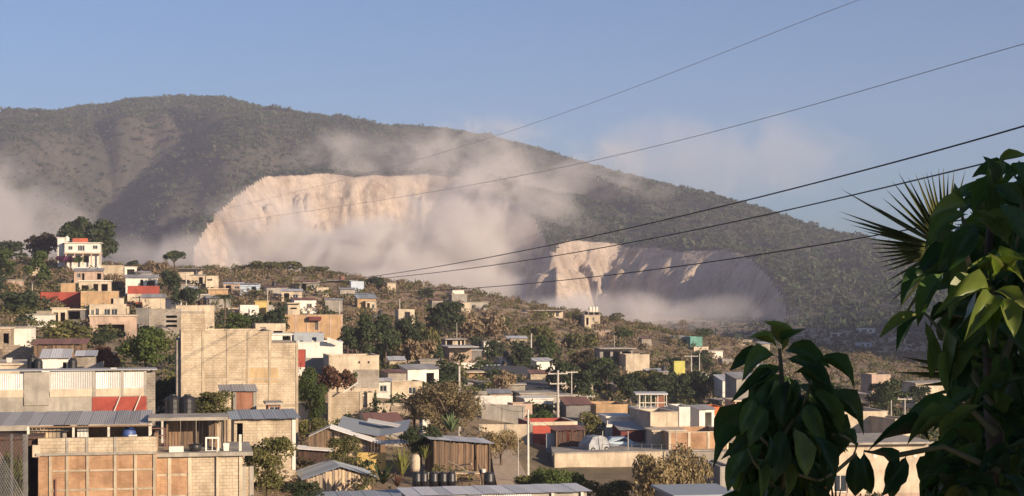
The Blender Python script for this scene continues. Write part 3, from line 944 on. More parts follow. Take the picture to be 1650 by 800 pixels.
tank('left of two big black water tanks on the timber stand', 279, 666, 116, .55, 1.3)
tank('right of two big black water tanks on the timber stand', 302, 666, 116, .55, 1.3)
e = thing('tank_stand', 'timber stand carrying two black water tanks', 'stand', at(290, 674, 116))
for sx in (-1.2, 0, 1.2): bit('leg', POSTW, e, sx, -.1, -3, .12, .12, 3.2)
MB().box(-1.4, 1.4, -.6, .6, .2, .3).build('deck', PALEWOOD, e)
# ---- sheds behind the corrugated house
e = plank_shed('low shed of grey-brown boards above the white sheet roofs, left', 57, 133, 555, 578, 172, 4, 0, WOOD, RTIN, rise=.4, wid=.3)
house('low_outhouse', 'small white outhouse with crumpled sheet roof behind the corrugated house', 'shed', 68, 110, 577, 606, 148, 4, 0, WHITE, 'tin', WTIN, opens=((.78, .98, .05, .75),))
house('low_outhouse', 'small grey block outhouse with light roof right of the crumpled sheet roof', 'shed', 124, 152, 574, 602, 150, 4, 0, GBLOCK, 'tin', WTIN, rise=.3)
e = thing('stair_ramp', 'sloping pale concrete ramp beside the grey block outhouse', 'ramp', at(145, 602, 147))
b = MB(); b.hexa([(-1, 0, -.6), (1, 0, -.6), (1, .9, -.6), (-1, .9, -.6), (-1, 0, .15), (1, 0, 1.05), (1, .9, 1.05), (-1, .9, .15)]); b.build('slab', CONC, e)
house('terrace', 'flat cream terrace roof at the left edge behind the corrugated house', 'house', -30, 48, 586, 606, 150, 9, 0, CREAM, 'slab', CREAM)
crate('white_pot', 'small white pot on the cream terrace', 'pot', 10, 18, 577, 586, 152, .4, WHITE, .7)
freewall('rough rubble stone wall below the orange hut, left edge', 4, 52, 553, 582, 178, STONE, .4, v1=561, base=1)
house('small_hut', 'little orange hut with flat roof on the left slope', 'hut', 26, 51, 533, 549, 232, 4, 0, ORANGE, 'slab')
house('stone_kiosk', 'narrow pale stone building with flat slab at the left edge', 'house', -14, 17, 528, 566, 205, 5, 0, STONE, 'slab', CREAM, opens=((.62, .9, .1, .75),))
# ---- block house
Yk = 136.
e = house('block_house', 'tall three-storey beige concrete block house with blank front wall', 'house', 293, 437, 534, 728, Yk, 9, 0, BLOCK, 'none', base=2)
k = Yk / F; xx = lambda u: (u - 365) * k; zz = lambda v: (728 - v) * k
MB().box(xx(437) + .002, xx(480), .0, 9, -2, zz(554)).build('side_wing', BLOCK, e)
MB().box(xx(293) - .02, xx(331), -.02, 2.2, zz(534) + .002, zz(504)).build('stair_tower', BLOCK, e)
MB().box(xx(293) - .08, xx(331.5), -.08, 2.26, zz(504) + .001, zz(502.5)).build('tower_coping', CONC, e)
MB().box(xx(331) + .1, xx(437), .3, 8.7, zz(540), zz(538)).build('roof', CONC, e)
for u, vt in ((295, 534), (328, 534), (367, 534), (400, 534), (434, 534), (478, 556)):
    bit('column', BLOCKP, e, xx(u), -.005, -1, .2, .09, zz(vt) + .98)
for v in (577, 612, 655):
    MB().box(xx(293) - .03, xx(480), -.03, -.002, zz(v) - .09, zz(v) + .09).build('beam', BLOCKP, e)
MB().box(xx(395), xx(448), -.012, -.001, zz(618), zz(594)).build('mortar_patch', plaster('mortar_smear', (.56, .4, .22)), e)
for u in (297, 327): MB().tube([(xx(u), .1, zz(502)), (xx(u) + .05, .1, zz(495))], .012, 4).build('rebar', RTIN, e)
MB().box(xx(286), xx(293) - .003, .3, 7, -2, zz(548)).build('shaded_flank', GBLOCK, e)  # darker grey block stands in for shade on the left side
# in front of the block house
e = house('red_brick_hut', 'small red brick hut with grey sheet roof in front of the block house', 'hut', 376, 413, 631, 668, 129, 3.5, 0, RBRICK, 'none', cols=2)
sheets(e, TIN, -1.9, 1.0, -.25, 1.78, 4, 2.1)
house('small_hut', 'tiny hut with a pale window frame beside the red brick hut', 'hut', 432, 452, 649, 672, 128, 2.5, 0, RBRICK, 'slab', wins=((.1, .9, .2, .72),))
house('tin_roof_house', 'cream block house under a blue-grey corrugated roof before the block house', 'house', 378, 476, 675, 740, 117, 5, 0, BLOCK, 'tin', BTIN, rise=.22, over=.3, opens=((.0, .14, .35, .9),), cols=2, cmat=WHITE)
freewall('low beige wall patch with plants left of the block wall', 478, 530, 648, 690, 158, BLOCK, cols=0)
freewall('beige block wall with a white corner post in the middle distance', 529, 584, 632, 685, 155, BLOCK, cols=2, cmat=CREAM)
e = thing('leaning_beam', 'white beam leaning over the beige block wall', 'beam', at(553, 633, 154))
MB().tube([(0, 0, 0), (1.35, 0, .95)], .07, 6).build('shaft', WHITE, e)
# ---- white house with a red door
house('white_house', 'white house with red door above a grey shadow panel right of the block house', 'house', 478, 552, 552, 592, 214, 9, -4, WHITE, 'parapet', doors=((.02, .2, 0, .72, RED),), cmat=WHITE)
e = thing('gable_end', 'white sloping gable end on the roof of the white house', 'wall', at(540, 553, 213))
b = MB(); b.hexa([(-1, 0, 0), (1.0, 0, 0), (1.0, .3, 0), (-1, .3, 0), (-1, 0, .75), (1.0, 0, .05), (1.0, .3, .05), (-1, .3, .75)]); b.build('wall', WHITE, e)
house('roof_room', 'low white and green-shaded room on the roof beside the block house', 'house', 437, 470, 538, 556, 218, 5, 0, WHITE, 'slab', WHITE, opens=((.55, .95, .05, .8),))
house('blue_yard', 'open yard shed with blue-grey sheet front beside the white house roof', 'shed', 474, 522, 537, 560, 222, 4, 0, BTIN, 'none', opens=((.1, .3, 0, .8), (.6, .75, 0, .7)))
house('shadow_panel', 'grey panel standing for the shadow below the white house', 'wall', 492, 530, 577, 598, 205, .4, 0, GREY, 'none')  # grey slab takes the place of a cast shadow
e = house('two_hole_house', 'cream flat house with two dark vent holes in its upper wall', 'house', 530, 611, 574, 612, 198, 7, 0, CREAM, 'parapet', opens=((.58, .62, .68, .78), (.77, .81, .68, .78)), wins=((.85, .93, .1, .4),), cmat=CREAM)
w, h = e['wh']; MB().box(-w * .02, w / 2 + .01, -.03, -.001, -1, h * .42).build('lower_wall', GBLOCK, e)
for i in range(3): MB().tube([(-w * .12 + i * .5, .1, h), (-w * .12 + i * .5, .1, h + .75)], .03, 5).build('rebar_stub', RTIN, e)
# ---- the shanty in the middle foreground
e = thing('ridge_roof_shanty', 'rambling shanty with white ridge strips over board walls, bottom centre left', 'shed', at(570, 742, 128))
k = 128 / F; xx = lambda u: (u - 570) * k; zz = lambda v: (742 - v) * k
def strip(nm, mat, u0, v0, u1, v1, y, wd, th=.05):
    b = MB(); a, c2 = Vector((xx(u0), y, zz(v0))), Vector((xx(u1), y, zz(v1)))
    b.hexa([(a.x, y, a.z - wd), (c2.x, y, c2.z - wd), (c2.x, y + .9, c2.z - wd + .16), (a.x, y + .9, a.z - wd + .16), (a.x, y, a.z - wd + th), (c2.x, y, c2.z - wd + th), (c2.x, y + .9, c2.z + .02), (a.x, y + .9, a.z + .02)])
    return b.build(nm, mat, e)
strip('ridge_cap', WTIN, 531, 686, 613, 712, .2, .25); strip('ridge_cap', WTIN, 613, 712, 667, 709, .2, .25)
strip('ridge_cap', WTIN, 586, 681, 640, 691, 3.2, .2); strip('eave_board', WTIN, 478, 719, 537, 723, -.2, .22)
strip('eave_board', WTIN, 497, 702, 531, 686, .25, .12)
plank_wall(e, xx(496), xx(534), .5, zz(724), lambda c: zz(703) + (c - xx(496)) / (xx(534) - xx(496)) * (zz(690) - zz(703)), WOOD, .2)
plank_wall(e, xx(480), xx(534), .2, -.3, zz(724), DARKWOOD, .22)
plank_wall(e, xx(536), xx(612), .9, -.3, lambda c: zz(692) + (c - xx(531)) / (xx(613) - xx(531)) * (zz(718) - zz(692)), PALEWOOD, .24)
for q, mt in (((540, 690, 612, 700), BTIN), ((600, 705, 655, 690), BTIN)):
    u0, v0, u1, v1 = q
    b = MB(); b.quad([(xx(u0), .9, zz(v0) - .1), (xx(u1), .9, zz(v1 + 6)), (xx(u1), 5.5, zz(v1 + 6) + .55), (xx(u0), 5.5, zz(v0) + .5)]); b.build('roof_sheet', mt, e)
MB().box(xx(576), xx(622), -.3, -.24, zz(760), zz(729)).build('yellow_panel', YELLOW, e)
MB().box(xx(536), xx(612), 5.5, 5.6, -.3, zz(688)).build('back_wall', WOOD, e)
FOOT.append((e.location.x, 131, 4.5))
e = house('rusty_roof_hut', 'hut with a dark maroon sheet roof behind the shanty', 'hut', 596, 650, 684, 712, 143, 4.5, 0, GREY, 'tin', RTIN, rise=.6)
plank_shed('weathered plank shed with pale sheet eaves beside the dirt path, bottom centre', 699, 790, 712, 762, 124, 4, 3, WOOD, WTIN, rise=.02, rr=-.09, skip=((.85, 1.15),))
e = plank_shed('pale bluish plank shed with pitched roof at the bottom edge', 494, 602, 752, 806, 116, 5, 4, PALEWOOD, BTIN, True, .75, wid=.22)
house('blue_roof_shed', 'low shed whose blue-grey sheet roof fills the bottom edge', 'shed', 490, 650, 803, 840, 103, 3, 0, GREY, 'tin', BTIN, rise=.02)
e = house('long_tin_shed', 'long shed with white corrugated walls and pale flat sheet roof, bottom edge', 'shed', 660, 950, 795, 870, 92, 3.4, 0, CONC, 'none', base=2)
w, h = e['wh']
for i in range(9):
    put('wall_panel', sheet_mesh(WTIN, 6), e, (-w / 2 + (i + .5) * w * .68 / 9, -.03, 0), (R(90), 0, 0), (w * .68 / 9, h - .05, .04))
sheets(e, WTIN, -w / 2 - .25, w / 2 + .25, -.3, h, 3.6, h + .02)
bit('post', POSTW, e, w * .3, -.1, -1, .15, .12, h + 1); bit('post', POSTW, e, w * .47, -.1, -1, .15, .12, h + 1)
house('grey_roof_shed', 'bluish flat shed roof at the bottom edge below the dry bush', 'shed', 1088, 1190, 797, 860, 95, 5, 0, GREY, 'slab', BTIN)
# yard things
for i, (u, s) in enumerate(((672, 1), (683, .9), (699, 1), (714, 1), (727, .95), (788, 1.1))):
    e = thing('plastic_drum', 'black plastic drum, %s' % ('first of the row below the barrel', 'second of the row below the barrel', 'third of the row under the concrete ledge', 'fourth of the row under the concrete ledge', 'last of the row under the concrete ledge', 'standing alone right of the work table')[i], 'drum', at(u, 784, 104), 0, 'black drums in the yard')
    MB().lathe([(0, 0), (.29 * s, 0), (.3 * s, .3), (.32 * s, .32), (.3 * s, .36), (.3 * s, .78), (.25 * s, .86), (.12, .87)], 12).build('body', BLACKP, e, smooth=True)
    MB().lathe([(.13, .87), (.13, .92), (0, .92)], 8).build('cap', BLACKP, e)
e = thing('concrete_ledge', 'low pale concrete ledge above the black drums', 'ledge', at(697, 763, 108))
MB().box(-1.2, 1.2, 0, .5, -.18, 0).build('top', CONC, e); MB().box(-1.1, 1.1, .1, .4, -1.2, -.18).build('wall', CONC, e)
e = thing('yellow_barrel', 'upright pale yellow barrel beside the plank shed', 'barrel', at(669, 760, 118))
MB().lathe([(0, 0), (.3, 0), (.34, .3), (.34, .95), (.26, 1.15), (.1, 1.22), (0, 1.22)], 12).build('body', CREAM, e, smooth=True)
MB().lathe([(.35, .4), (.365, .43), (.35, .46)], 12).build('hoop', CREAM, e)
e = thing('work_table', 'rough timber work table in front of the plank shed', 'table', at(755, 782, 106))
MB().box(-.9, .9, -.4, .4, .75, .82).build('top', PALEWOOD, e)
for sx in (-.8, .8):
    for sy in (-.32, .32): bit('leg', PALEWOOD, e, sx, sy, -.4, .09, .09, 1.14)
MB().box(-.8, .8, -.3, .3, .25, .29).build('shelf', WOOD, e)
e = thing('forked_stump', 'forked tree stump with a white pot next to the work table', 'stump', at(776, 782, 105))
MB().tube([(0, 0, -.4), (.03, 0, .5), (-.2, 0, 1.3)], [.13, .11, .05]).build('trunk', BARK, e); MB().tube([(.03, 0, .45), (.2, 0, 1.2)], [.08, .04]).build('fork', BARK, e)
MB().lathe([(.06, .78), (.13, .8), (.14, 1.0), (.1, 1.02), (0, .98)], 10, (.12, -.14, 0)).build('pot', WHITE, e)
for i, (u0, v0, u1, v1) in enumerate(((722, 744, 756, 762), (735, 752, 760, 748))):
    e = thing('timber_pole', ('loose timber pole lying against the plank shed', 'crooked branch propped across the timber pole')[i], 'timber', at(u0, v0, 115 + i)); d = at(u1, v1, 114) - at(u0, v0, 115 + i)
    MB().tube([(0, 0, 0), tuple(d * .5 + Vector((0, 0, .05))), tuple(d)], .05, 6).build('shaft', PALEWOOD, e)
# ---- centre: walls, red house, shack, vehicles, terrace
freewall('beige rendered retaining wall with square panels, upper of two', 776, 846, 652, 682, 186, GREY, cols=3, v1=656, cap=CONC)
freewall('cream retaining wall behind the dry grass, lower of two', 772, 858, 684, 722, 170, CREAM, cols=3)
freewall('long low pale wall above the retaining walls', 762, 826, 638, 646, 196, WHITE)
house('lilac_wall_house', 'small house with faded lilac wall between retaining wall and white house', 'house', 826, 858, 651, 678, 189, 3, 0, PINK, 'none')
house('white_garage', 'white open-fronted garage with flat roof near the tall pole', 'house', 845, 892, 642, 668, 205, 5, 0, WHITE, 'slab', WHITE, opens=((.08, .86, 0, .62),), over=.1)
house('grey_house', 'long grey-brown house with flat roof above the white garage', 'house', 838, 895, 633, 650, 222, 5, 0, GREY, 'slab', CONC)
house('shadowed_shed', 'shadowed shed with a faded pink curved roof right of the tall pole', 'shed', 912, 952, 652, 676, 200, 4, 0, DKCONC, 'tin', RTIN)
e = house('red_house', 'low red house with a cream cornice beside the white pole', 'house', 854, 930, 681, 736, 172, 6, 0, RED, 'parapet', cmat=CREAM)
w, h = e['wh']; MB().box(-w / 2 - .08, w / 2 + .08, -.1, -.001, h - .28, h + .06).build('cornice', CREAM, e)
e = plank_shed('dark brown plank shack with a ragged roof in front of the red house', 896, 942, 694, 731, 166, 3, 0, DARKWOOD, RTIN, rise=.2, over=.2, wid=.22, skip=((-.3, -.05),))
freewall('bluish sheet fence left of the dark plank shack', 880, 897, 698, 731, 166.5, BTIN, .08)
e = house('terrace_wall', 'long cream terrace retaining wall holding up the parking yard', 'wall', 890, 1162, 729, 790, 160, .6, 0, CREAM, 'none', base=2)
w, h = e['wh']; MB().box(-w / 2 - .05, w / 2 + .05, -.06, .9, h, h + .1).build('coping', CONC, e)
for u in (898, 930, 1012, 1040, 1075):
    pass
e = thing('yard_fence', 'thin metal rail along the top of the cream terrace wall', 'fence', at(1030, 728, 160.5))
k = 160.5 / F
for i in range(9): bit('post', STEEL, e, (-60 + i * 16) * k, 0, 0, .06, .06, .7)
for z in (.35, .68): MB().tube([(-60 * k, 0, z), (68 * k, 0, z)], .018, 5).build('rail', STEEL, e)
struct(MB().box(*[(890 - CU) / F * 160, (1175 - CU) / F * 165], 160.6, 205, -18, float(at(0, 729, 160).z) - .02).build('parking_yard', CONC))
house('white_terrace_house', 'low white house with shaded doorway behind the parked car', 'house', 974, 1016, 690, 722, 176, 5, 0, WHITE, 'parapet', opens=((.32, .62, 0, .7),), cmat=WHITE)
house('white_roof_room', 'bright white parapet room above the low white house', 'house', 978, 1022, 671, 692, 190, 5, 0, WHITE, 'slab', WHITE)
house('brick_top_house', 'orange brick and cream house with flat roof left of the pergola', 'house', 960, 1012, 652, 682, 205, 6, 0, ORANGE, 'none', band=(.42, CREAM))
house('maroon_shed', 'maroon shed with grey sheet roof left of the cream cube house', 'shed', 1000, 1036, 693, 723, 171, 4, 0, plaster('maroon_plaster', (.17, .04, .04)), 'tin', TIN, rise=.5)
e = house('cube_house', 'plain cream cube house with a shaded left side below the pergola', 'house', 1047, 1094, 665, 724, 170, 5.5, 14, CREAM, 'parapet', cmat=CREAM)
e = house('block_annex', 'low cream block base with a yellow pier under the cube house', 'house', 1052, 1104, 693, 726, 165, 3, 0, CREAM, 'slab', CREAM, opens=((.5, .95, .0, .62),))
w, h = e['wh']; bit('pier', YELLOW, e, -w * .12, -.1, -.2, .55, .3, h * .9)
e = thing('pergola', 'white steel pergola with glazed sides standing on a roof', 'pergola', at(1052, 660, 188))
k = 188 / F; xx = lambda u: (u - 1052) * k; zz = lambda v: (660 - v) * k
for u in (1031, 1040, 1049, 1060, 1074):
    for y in (0, 3): bit('post', POSTW, e, xx(u), y, -.1, .09, .09, zz(636) + .12)
MB().box(xx(1024), xx(1076), -.3, 3.3, zz(636.5), zz(634)).build('roof', WTIN, e)
MB().box(xx(1031), xx(1074), -.03, .03, zz(650), zz(648.6)).build('rail', POSTW, e)
bit('leg', POSTW, e, xx(1030), -.4, zz(672), .1, .1, zz(636) - zz(672))
MB().box(xx(1060), xx(1073), 2.0, 2.1, -.1, zz(640)).build('back_panel', RBRICK, e)
house('pergola_house', 'flat-roofed cream house carrying the white pergola', 'house', 1030, 1098, 659, 690, 187, 5, 0, CREAM, 'slab', WHITE)
house('white_wall_house', 'white house wall with a stepped edge right of the pergola', 'house', 1094, 1118, 656, 696, 184, 5, 0, WHITE, 'none')
e = house('white_booth', 'small white booth with a dark open doorway on the roof terrace', 'booth', 1126, 1152, 660, 694, 174, 2.5, 16, WHITE, 'tin', TIN, opens=((.38, .82, 0, .86),), rise=.25)
house('orange_house', 'narrow house painted orange and red right of the white booth', 'house', 1150, 1168, 656, 690, 182, 4, 0, plaster('bright_orange', (.62, .17, .05), .2), 'none', band=(.62, YELLOW))
e = house('brick_terrace_house', 'orange brick terrace house with concrete columns under the white booth', 'house', 1076, 1176, 697, 760, 163, 7, 0, BRICK, 'parapet', cols=4, cmat=CREAM, base=3)
w, h = e['wh']; MB().box(-w / 2 - .01, w / 2 + .01, -.04, -.001, -1, h * .46).build('lower_wall', GBLOCK, e)
house('brick_house_small', 'small pink brick house with white posts behind the leafy sprig', 'house', 1184, 1216, 645, 692, 185, 4, 0, PINK, 'slab', CREAM, opens=((.1, .3, .1, .75),))
freewall('low grey wall between the brick terrace and the leafy sprig', 1168, 1215, 688, 705, 172, GBLOCK)
house('small_white_house', 'small white house with pale sheet roof at the edge of the dark grove', 'house', 1164, 1186, 613, 624, 265, 5, 0, WHITE, 'tin', WTIN)
house('flat_house', 'flat cream house above the small white one by the grove', 'house', 1160, 1186, 605, 614, 285, 6, 0, CREAM, 'slab')
house('grey_roof_house', 'house with a plain grey roof at the right of the grove', 'house', 1186, 1225, 610, 640, 250, 6, 0, GREY, 'tin', TIN)
# vehicles in the yard
def car(label, u, vb, Y, L, mat, rz=0, covered=False):
    e = thing('covered_vehicle' if covered else 'parked_car', label, 'car', at(u, vb, Y), R(rz))
    hb, ht, hw = .32, 1.45, .85
    prof = [(-.5, .32), (-.5, .72), (-.46, .86), (-.27, .95), (-.14, 1.4), (.2, 1.45), (.36, 1.02), (.48, .88), (.5, .7), (.5, .32)]
    if covered: prof = [(-.5, .12), (-.49, .9), (-.4, 1.2), (-.26, 1.62), (.1, 1.72), (.34, 1.5), (.47, .9), (.5, .14)]
    b = MB(); n = len(prof)
    P = lambda s, sc: [(x * L, s * hw * (sc if z > 1 else 1), z) for x, z in prof]
    A, Bq = P(-1, .8), P(1, .8)
    for i in range(n): b.quad([A[i], A[(i + 1) % n], Bq[(i + 1) % n], Bq[i]])
    b.quad(A); b.quad(Bq[::-1])
    b.build('cover' if covered else 'body', mat, e)
    for sx in (-.31, .31):
        for s in (-1, 1):
            o = MB().lathe([(0, -.1), (.2, -.1), (.31, -.09), (.33, 0), (.31, .09), (.2, .1), (0, .1)], 14).build('wheel', RUBBER, e)
            o.location = (sx * L, s * (hw - .08), .33); o.rotation_euler = (R(90), 0, 0)
            q = MB().lathe([(0, -.115), (.18, -.11), (.19, .11), (0, .115)], 10).build('rim', STEEL, o)
    if not covered:
        for s in (-1, 1):
            MB().quad([(-.13 * L, s * (hw * .82), 1.33), (.17 * L, s * (hw * .82), 1.38), (.28 * L, s * (hw * .95), 1.02), (-.22 * L, s * (hw * .95), .98)]).build('side_window', GLASS, e)
        MB().quad([(.5 * L + .01, -.7, .62), (.5 * L + .01, -.4, .62), (.5 * L + .01, -.4, .78), (.5 * L + .01, -.7, .78)]).build('headlight', WHITE, e)
        MB().quad([(.5 * L + .01, .7, .62), (.5 * L + .01, .4, .62), (.5 * L + .01, .4, .78), (.5 * L + .01, .7, .78)]).build('headlight', WHITE, e)
    return e
car('vehicle under a grey tarpaulin parked beside the dark plank shack', 958, 730, 163.5, 2.7, plain('grey_tarp', (.3, .31, .33), .6, 0, .5, 1.5), 35, True)
car('pale blue car parked behind the rail on the terrace', 993, 727, 168, 4.2, plain('pale_blue_paint', (.32, .4, .46), .25, .2), 10)
# ---- right, between the leaves
house('roadside_house', 'pale cream house with flat roof left of the dark tree, right side', 'house', 1364, 1402, 635, 662, 232, 6, 0, CREAM, 'slab', CREAM, opens=((.3, .98, 0, .42),))
e = house('apartment_house', 'wide cream house with parapet and shaded bay between the leaves', 'house', 1352, 1432, 664, 716, 182, 7, 0, CREAM, 'parapet', opens=((.66, .96, .12, .3),), cols=3, cmat=CREAM, band=(.16, GREY))
house('grey_tower', 'square pale house with grey shaded flank right of the wide cream house', 'house', 1440, 1472, 676, 716, 178, 5, 12, CREAM, 'parapet', cmat=CREAM)
house('pink_house_far', 'light pink house with a stepped roof behind the dark tree', 'house', 1404, 1436, 604, 622, 330, 6, 0, PINK, 'parapet')
house('long_wall_house', 'low tan house beside the palm leaves, right', 'house', 1474, 1545, 617, 642, 260, 6, 0, CREAM, 'slab')
e = house('banded_house', 'long tan house with concrete roof edge and a pink band at the bottom right', 'house', 1330, 1500, 712, 842, 138, 8, 0, CREAM, 'eave', CONC, wins=((.06, .2, .38, .6),), band=(.36, PINK))
w, h = e['wh']
for i in range(3): MB().box(w * (-.05 + .2 * i), w * (-.05 + .2 * i) + .3, -.04, -.001, h * .8, h * .9).build('vent_block', WHITE, e)
house('white_block_right', 'pale block house behind the leafy sprig gap', 'house', 1340, 1364, 668, 716, 190, 5, 0, WHITE, 'slab')
house('orange_gate_house', 'house with a vivid orange wall glimpsed through the leafy sprig', 'house', 1296, 1330, 730, 830, 136, 5, 0, plaster('vivid_orange', (.75, .14, .06), .15), 'none')
house('shaded_house_low', 'grey-violet house wall at the foot of the sprig', 'house', 1160, 1182, 752, 840, 118, 5, 0, GREY, 'none')
freewall('rough grey wall behind the leafy sprig', 1180, 1300, 735, 790, 142, GBLOCK)
# ---- left slope, middle distance
house('red_wall_house', 'large house with a plain red side wall on the left slope', 'house', 66, 131, 471, 500, 292, 8, -8, RED, 'none', opens=((.235, .27, .0, .42),))
e = house('roof_hut', 'small orange roof room on top of the red-walled house', 'house', 98, 120, 457, 472, 297, 4, 0, ORANGE, 'parapet')
house('orange_house_wide', 'wide orange house right of the red wall', 'house', 131, 190, 470, 500, 288, 6, 0, ORANGE, 'parapet', cmat=CREAM, opens=((.8, .98, .2, .62),))
house('shop_house', 'cream house with two posts and open porch below the red wall', 'house', 84, 107, 496, 522, 252, 5, 0, CREAM, 'slab', CREAM, opens=((.12, .42, .12, .7), (.58, .9, .12, .7)))
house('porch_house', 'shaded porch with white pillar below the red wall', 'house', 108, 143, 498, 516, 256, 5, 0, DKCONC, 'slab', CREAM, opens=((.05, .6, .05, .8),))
house('double_window_house', 'cream two-storey house with a row of dark windows left of centre slope', 'house', 145, 202, 491, 512, 256, 6, 0, CREAM, 'parapet', wins=((.04, .12, .1, .6), (.16, .26, .1, .7), (.4, .56, .2, .66), (.6, .76, .2, .66)), cmat=CREAM)
house('garage_house', 'pink-cream house with wide grey garage opening below the row of windows', 'house', 146, 219, 508, 548, 240, 6, 0, PINK, 'slab', CREAM, opens=((.17, .74, .0, .62),))
house('cream_tower', 'little square cream tower beside the orange house', 'house', 183, 199, 481, 500, 282, 4, 0, CREAM, 'parapet')
e = house('vent_house', 'large grey-cream block house with three vent slots in the wall', 'house', 241, 292, 499, 548, 246, 6, 0, GBLOCK, 'parapet', opens=tuple((.52, .86, .42 + .15 * i, .5 + .15 * i) for i in range(3)))
house('flat_cream_wall', 'long plain cream wall house behind the stair tower', 'house', 284, 345, 493, 520, 262, 6, 0, CREAM, 'parapet', cmat=CREAM)
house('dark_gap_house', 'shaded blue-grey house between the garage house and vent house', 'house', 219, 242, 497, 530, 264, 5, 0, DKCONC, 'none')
house('red_wall_house', 'small house with a bright red upper wall right of centre-left trees', 'house', 206, 256, 461, 484, 310, 6, 0, RED, 'none', base=2, band=(.44, CREAM))
house('sheet_roof_house', 'house with a grey sheet roof and cream wall below the smaller red wall', 'house', 230, 266, 480, 494, 296, 4, 0, CREAM, 'tin', TIN, opens=((.1, .14, .5, .8),))
house('shanty_roof', 'ragged grey roof porch above the smaller red wall', 'shed', 203, 254, 448, 464, 322, 5, 0, WHITE, 'tin', TIN, opens=((.45, .55, 0, .8), (.65, .9, 0, .7)))
house('white_arch_house', 'bare white frame of an unfinished room near the crest', 'house', 201, 220, 430, 449, 385, 4, 0, WHITE, 'slab', WHITE, opens=((.2, .82, .2, .78),))
house('tin_roof_cottage', 'pink cottage with grey sheet roof below the white hilltop house', 'house', 120, 165, 437, 452, 345, 6, 0, PINK, 'tin', TIN, wins=((.1, .22, .3, .75),), opens=((.28, .36, 0, .75), (.8, .94, .1, .75)))
house('cream_cottage', 'low cream cottage stepped below the pink cottage', 'house', 128, 178, 452, 472, 318, 6, 0, CREAM, 'slab', WHITE, opens=((.08, .3, .1, .6), (.45, .6, .1, .7), (.7, .9, .1, .7)))
house('block_wall_house', 'plain beige block house right of the hilltop house', 'house', 164, 198, 428, 450, 378, 6, 0, BLOCK, 'parapet')
e = house('hilltop_house', 'white two-storey house with red rooftop railing on the left hilltop', 'house', 105, 161, 391, 424, 400, 8, 0, WHITE, 'slab', WHITE, wins=((.36, .56, .58, .86), (.1, .22, .64, .82), (.78, .92, .68, .86)), opens=((.08, .22, .02, .34), (.3, .45, .02, .34), (.53, .68, .02, .34)), over=.4)
w, h = e['wh']; k = 400 / F
MB().box(-w / 2 - .1, w / 2 + .5, -1.6, -.02, h * .44, h * .5).build('balcony', PINK, e)
for i in range(5): bit('porch_post', PINK, e, -w * .45 + i * w * .235, -1.4, -.5, .3, .3, h * .44 + .5)
b = MB(); z0 = h + .01
MB().box((117 - 133) * k, (141 - 133) * k, 1.5, 1.7, z0, z0 + 7 * k).build('red_railing', plaster('brick_red', (.5, .12, .06)), e)
MB().box((117 - 133) * k, (141 - 133) * k, 1.72, 4, z0, z0 + 4.5 * k).build('roof_room', plaster('brick_red', (.5, .12, .06)), e)
e = house('hilltop_tower', 'narrow white stair tower left of the hilltop house', 'house', 93, 104, 383, 420, 401, 4, 0, WHITE, 'slab', WHITE)
tank('white water tank on the hilltop house roof', 108, 392, 403, .55, 1.7, WHITE)
house('dark_roof_house', 'small cream house under a dark flat roof near the crest', 'house', 288, 326, 433, 448, 398, 6, 0, CREAM, 'eave', DKCONC, over=.5)
house('window_cube', 'little beige cube house with one dark window under the crest', 'house', 332, 352, 445, 462, 372, 4, 0, CREAM, 'parapet', opens=((.1, .5, .55, .85),))
house('orange_cottage', 'small orange cottage right of the shaded trees, upper left', 'house', 336, 367, 465, 490, 330, 5, 0, ORANGE, 'slab', CREAM)
house('shutter_shop', 'grey-fronted shop with pale awning left of the orange cottage', 'shop', 313, 336, 474, 494, 326, 4, 0, GREY, 'slab', WHITE, opens=((.1, .9, 0, .45),))
house('white_shed_roof', 'tiny white shed under the crest trees', 'shed', 299, 318, 467, 476, 340, 4, 0, WHITE, 'tin', WTIN)
# ---- centre slope
house('white_panel_house', 'low white house showing two pale panels on the centre slope', 'house', 387, 417, 492, 508, 300, 4, 0, WHITE, 'none', opens=((.44, .5, 0, .9),))
house('yellow_house', 'small yellow-fronted house on the centre slope', 'house', 411, 433, 485, 502, 308, 4, 0, YELLOW, 'slab', YELLOW)
house('grey_step_house', 'small grey house right of the yellow front', 'house', 432, 440, 492, 506, 304, 3, 0, GREY, 'none')
house('slit_window_house', 'pale square tower house with one dark slit window, centre slope', 'house', 464, 483, 488, 509, 296, 4, 0, CREAM, 'eave', CREAM, opens=((.2, .75, .5, .62),))
e = house('brick_row_house', 'long orange brick house with maroon awning on the centre slope', 'house', 457, 552, 508, 532, 272, 6, 0, ORANGE, 'parapet', cols=6, cmat=PINK, doors=((.53, .58, 0, .6, DARKFR),))
w, h = e['wh']; MB().box(-w * .08, w * .13, -1.0, -.02, h * .64, h * .9).build('awning', plaster('maroon_plaster', (.17, .04, .04)), e)
house('arch_front_house', 'cream house with two dark openings behind the block house', 'house', 412, 460, 522, 545, 256, 5, 0, CREAM, 'parapet', opens=((.14, .34, .3, .8), (.6, .9, .1, .5)))
house('crest_house', 'flat-roofed house with a dark roof box on the crest at centre', 'house', 519, 562, 452, 464, 440, 6, 0, CREAM, 'eave', DKCONC, over=.5, opens=((.1, .4, 0, .8),))
tank('dark reddish box tank on the crest house roof', 551, 451, 442, .75, 1.1, RTIN)
house('blue_house', 'small pale blue house on the crest beside the bush', 'house', 563, 577, 452, 464, 438, 5, 0, BLUEW, 'none')
house('cream_crest_house', 'small cream house standing alone on the crest right of the bush', 'house', 624, 638, 456, 467, 440, 5, 0, CREAM, 'slab')
house('teal_roof_house', 'orange house with a bluish sheet roof below the crest', 'house', 576, 606, 481, 494, 372, 5, 0, ORANGE, 'tin', BTIN, rise=1.1)
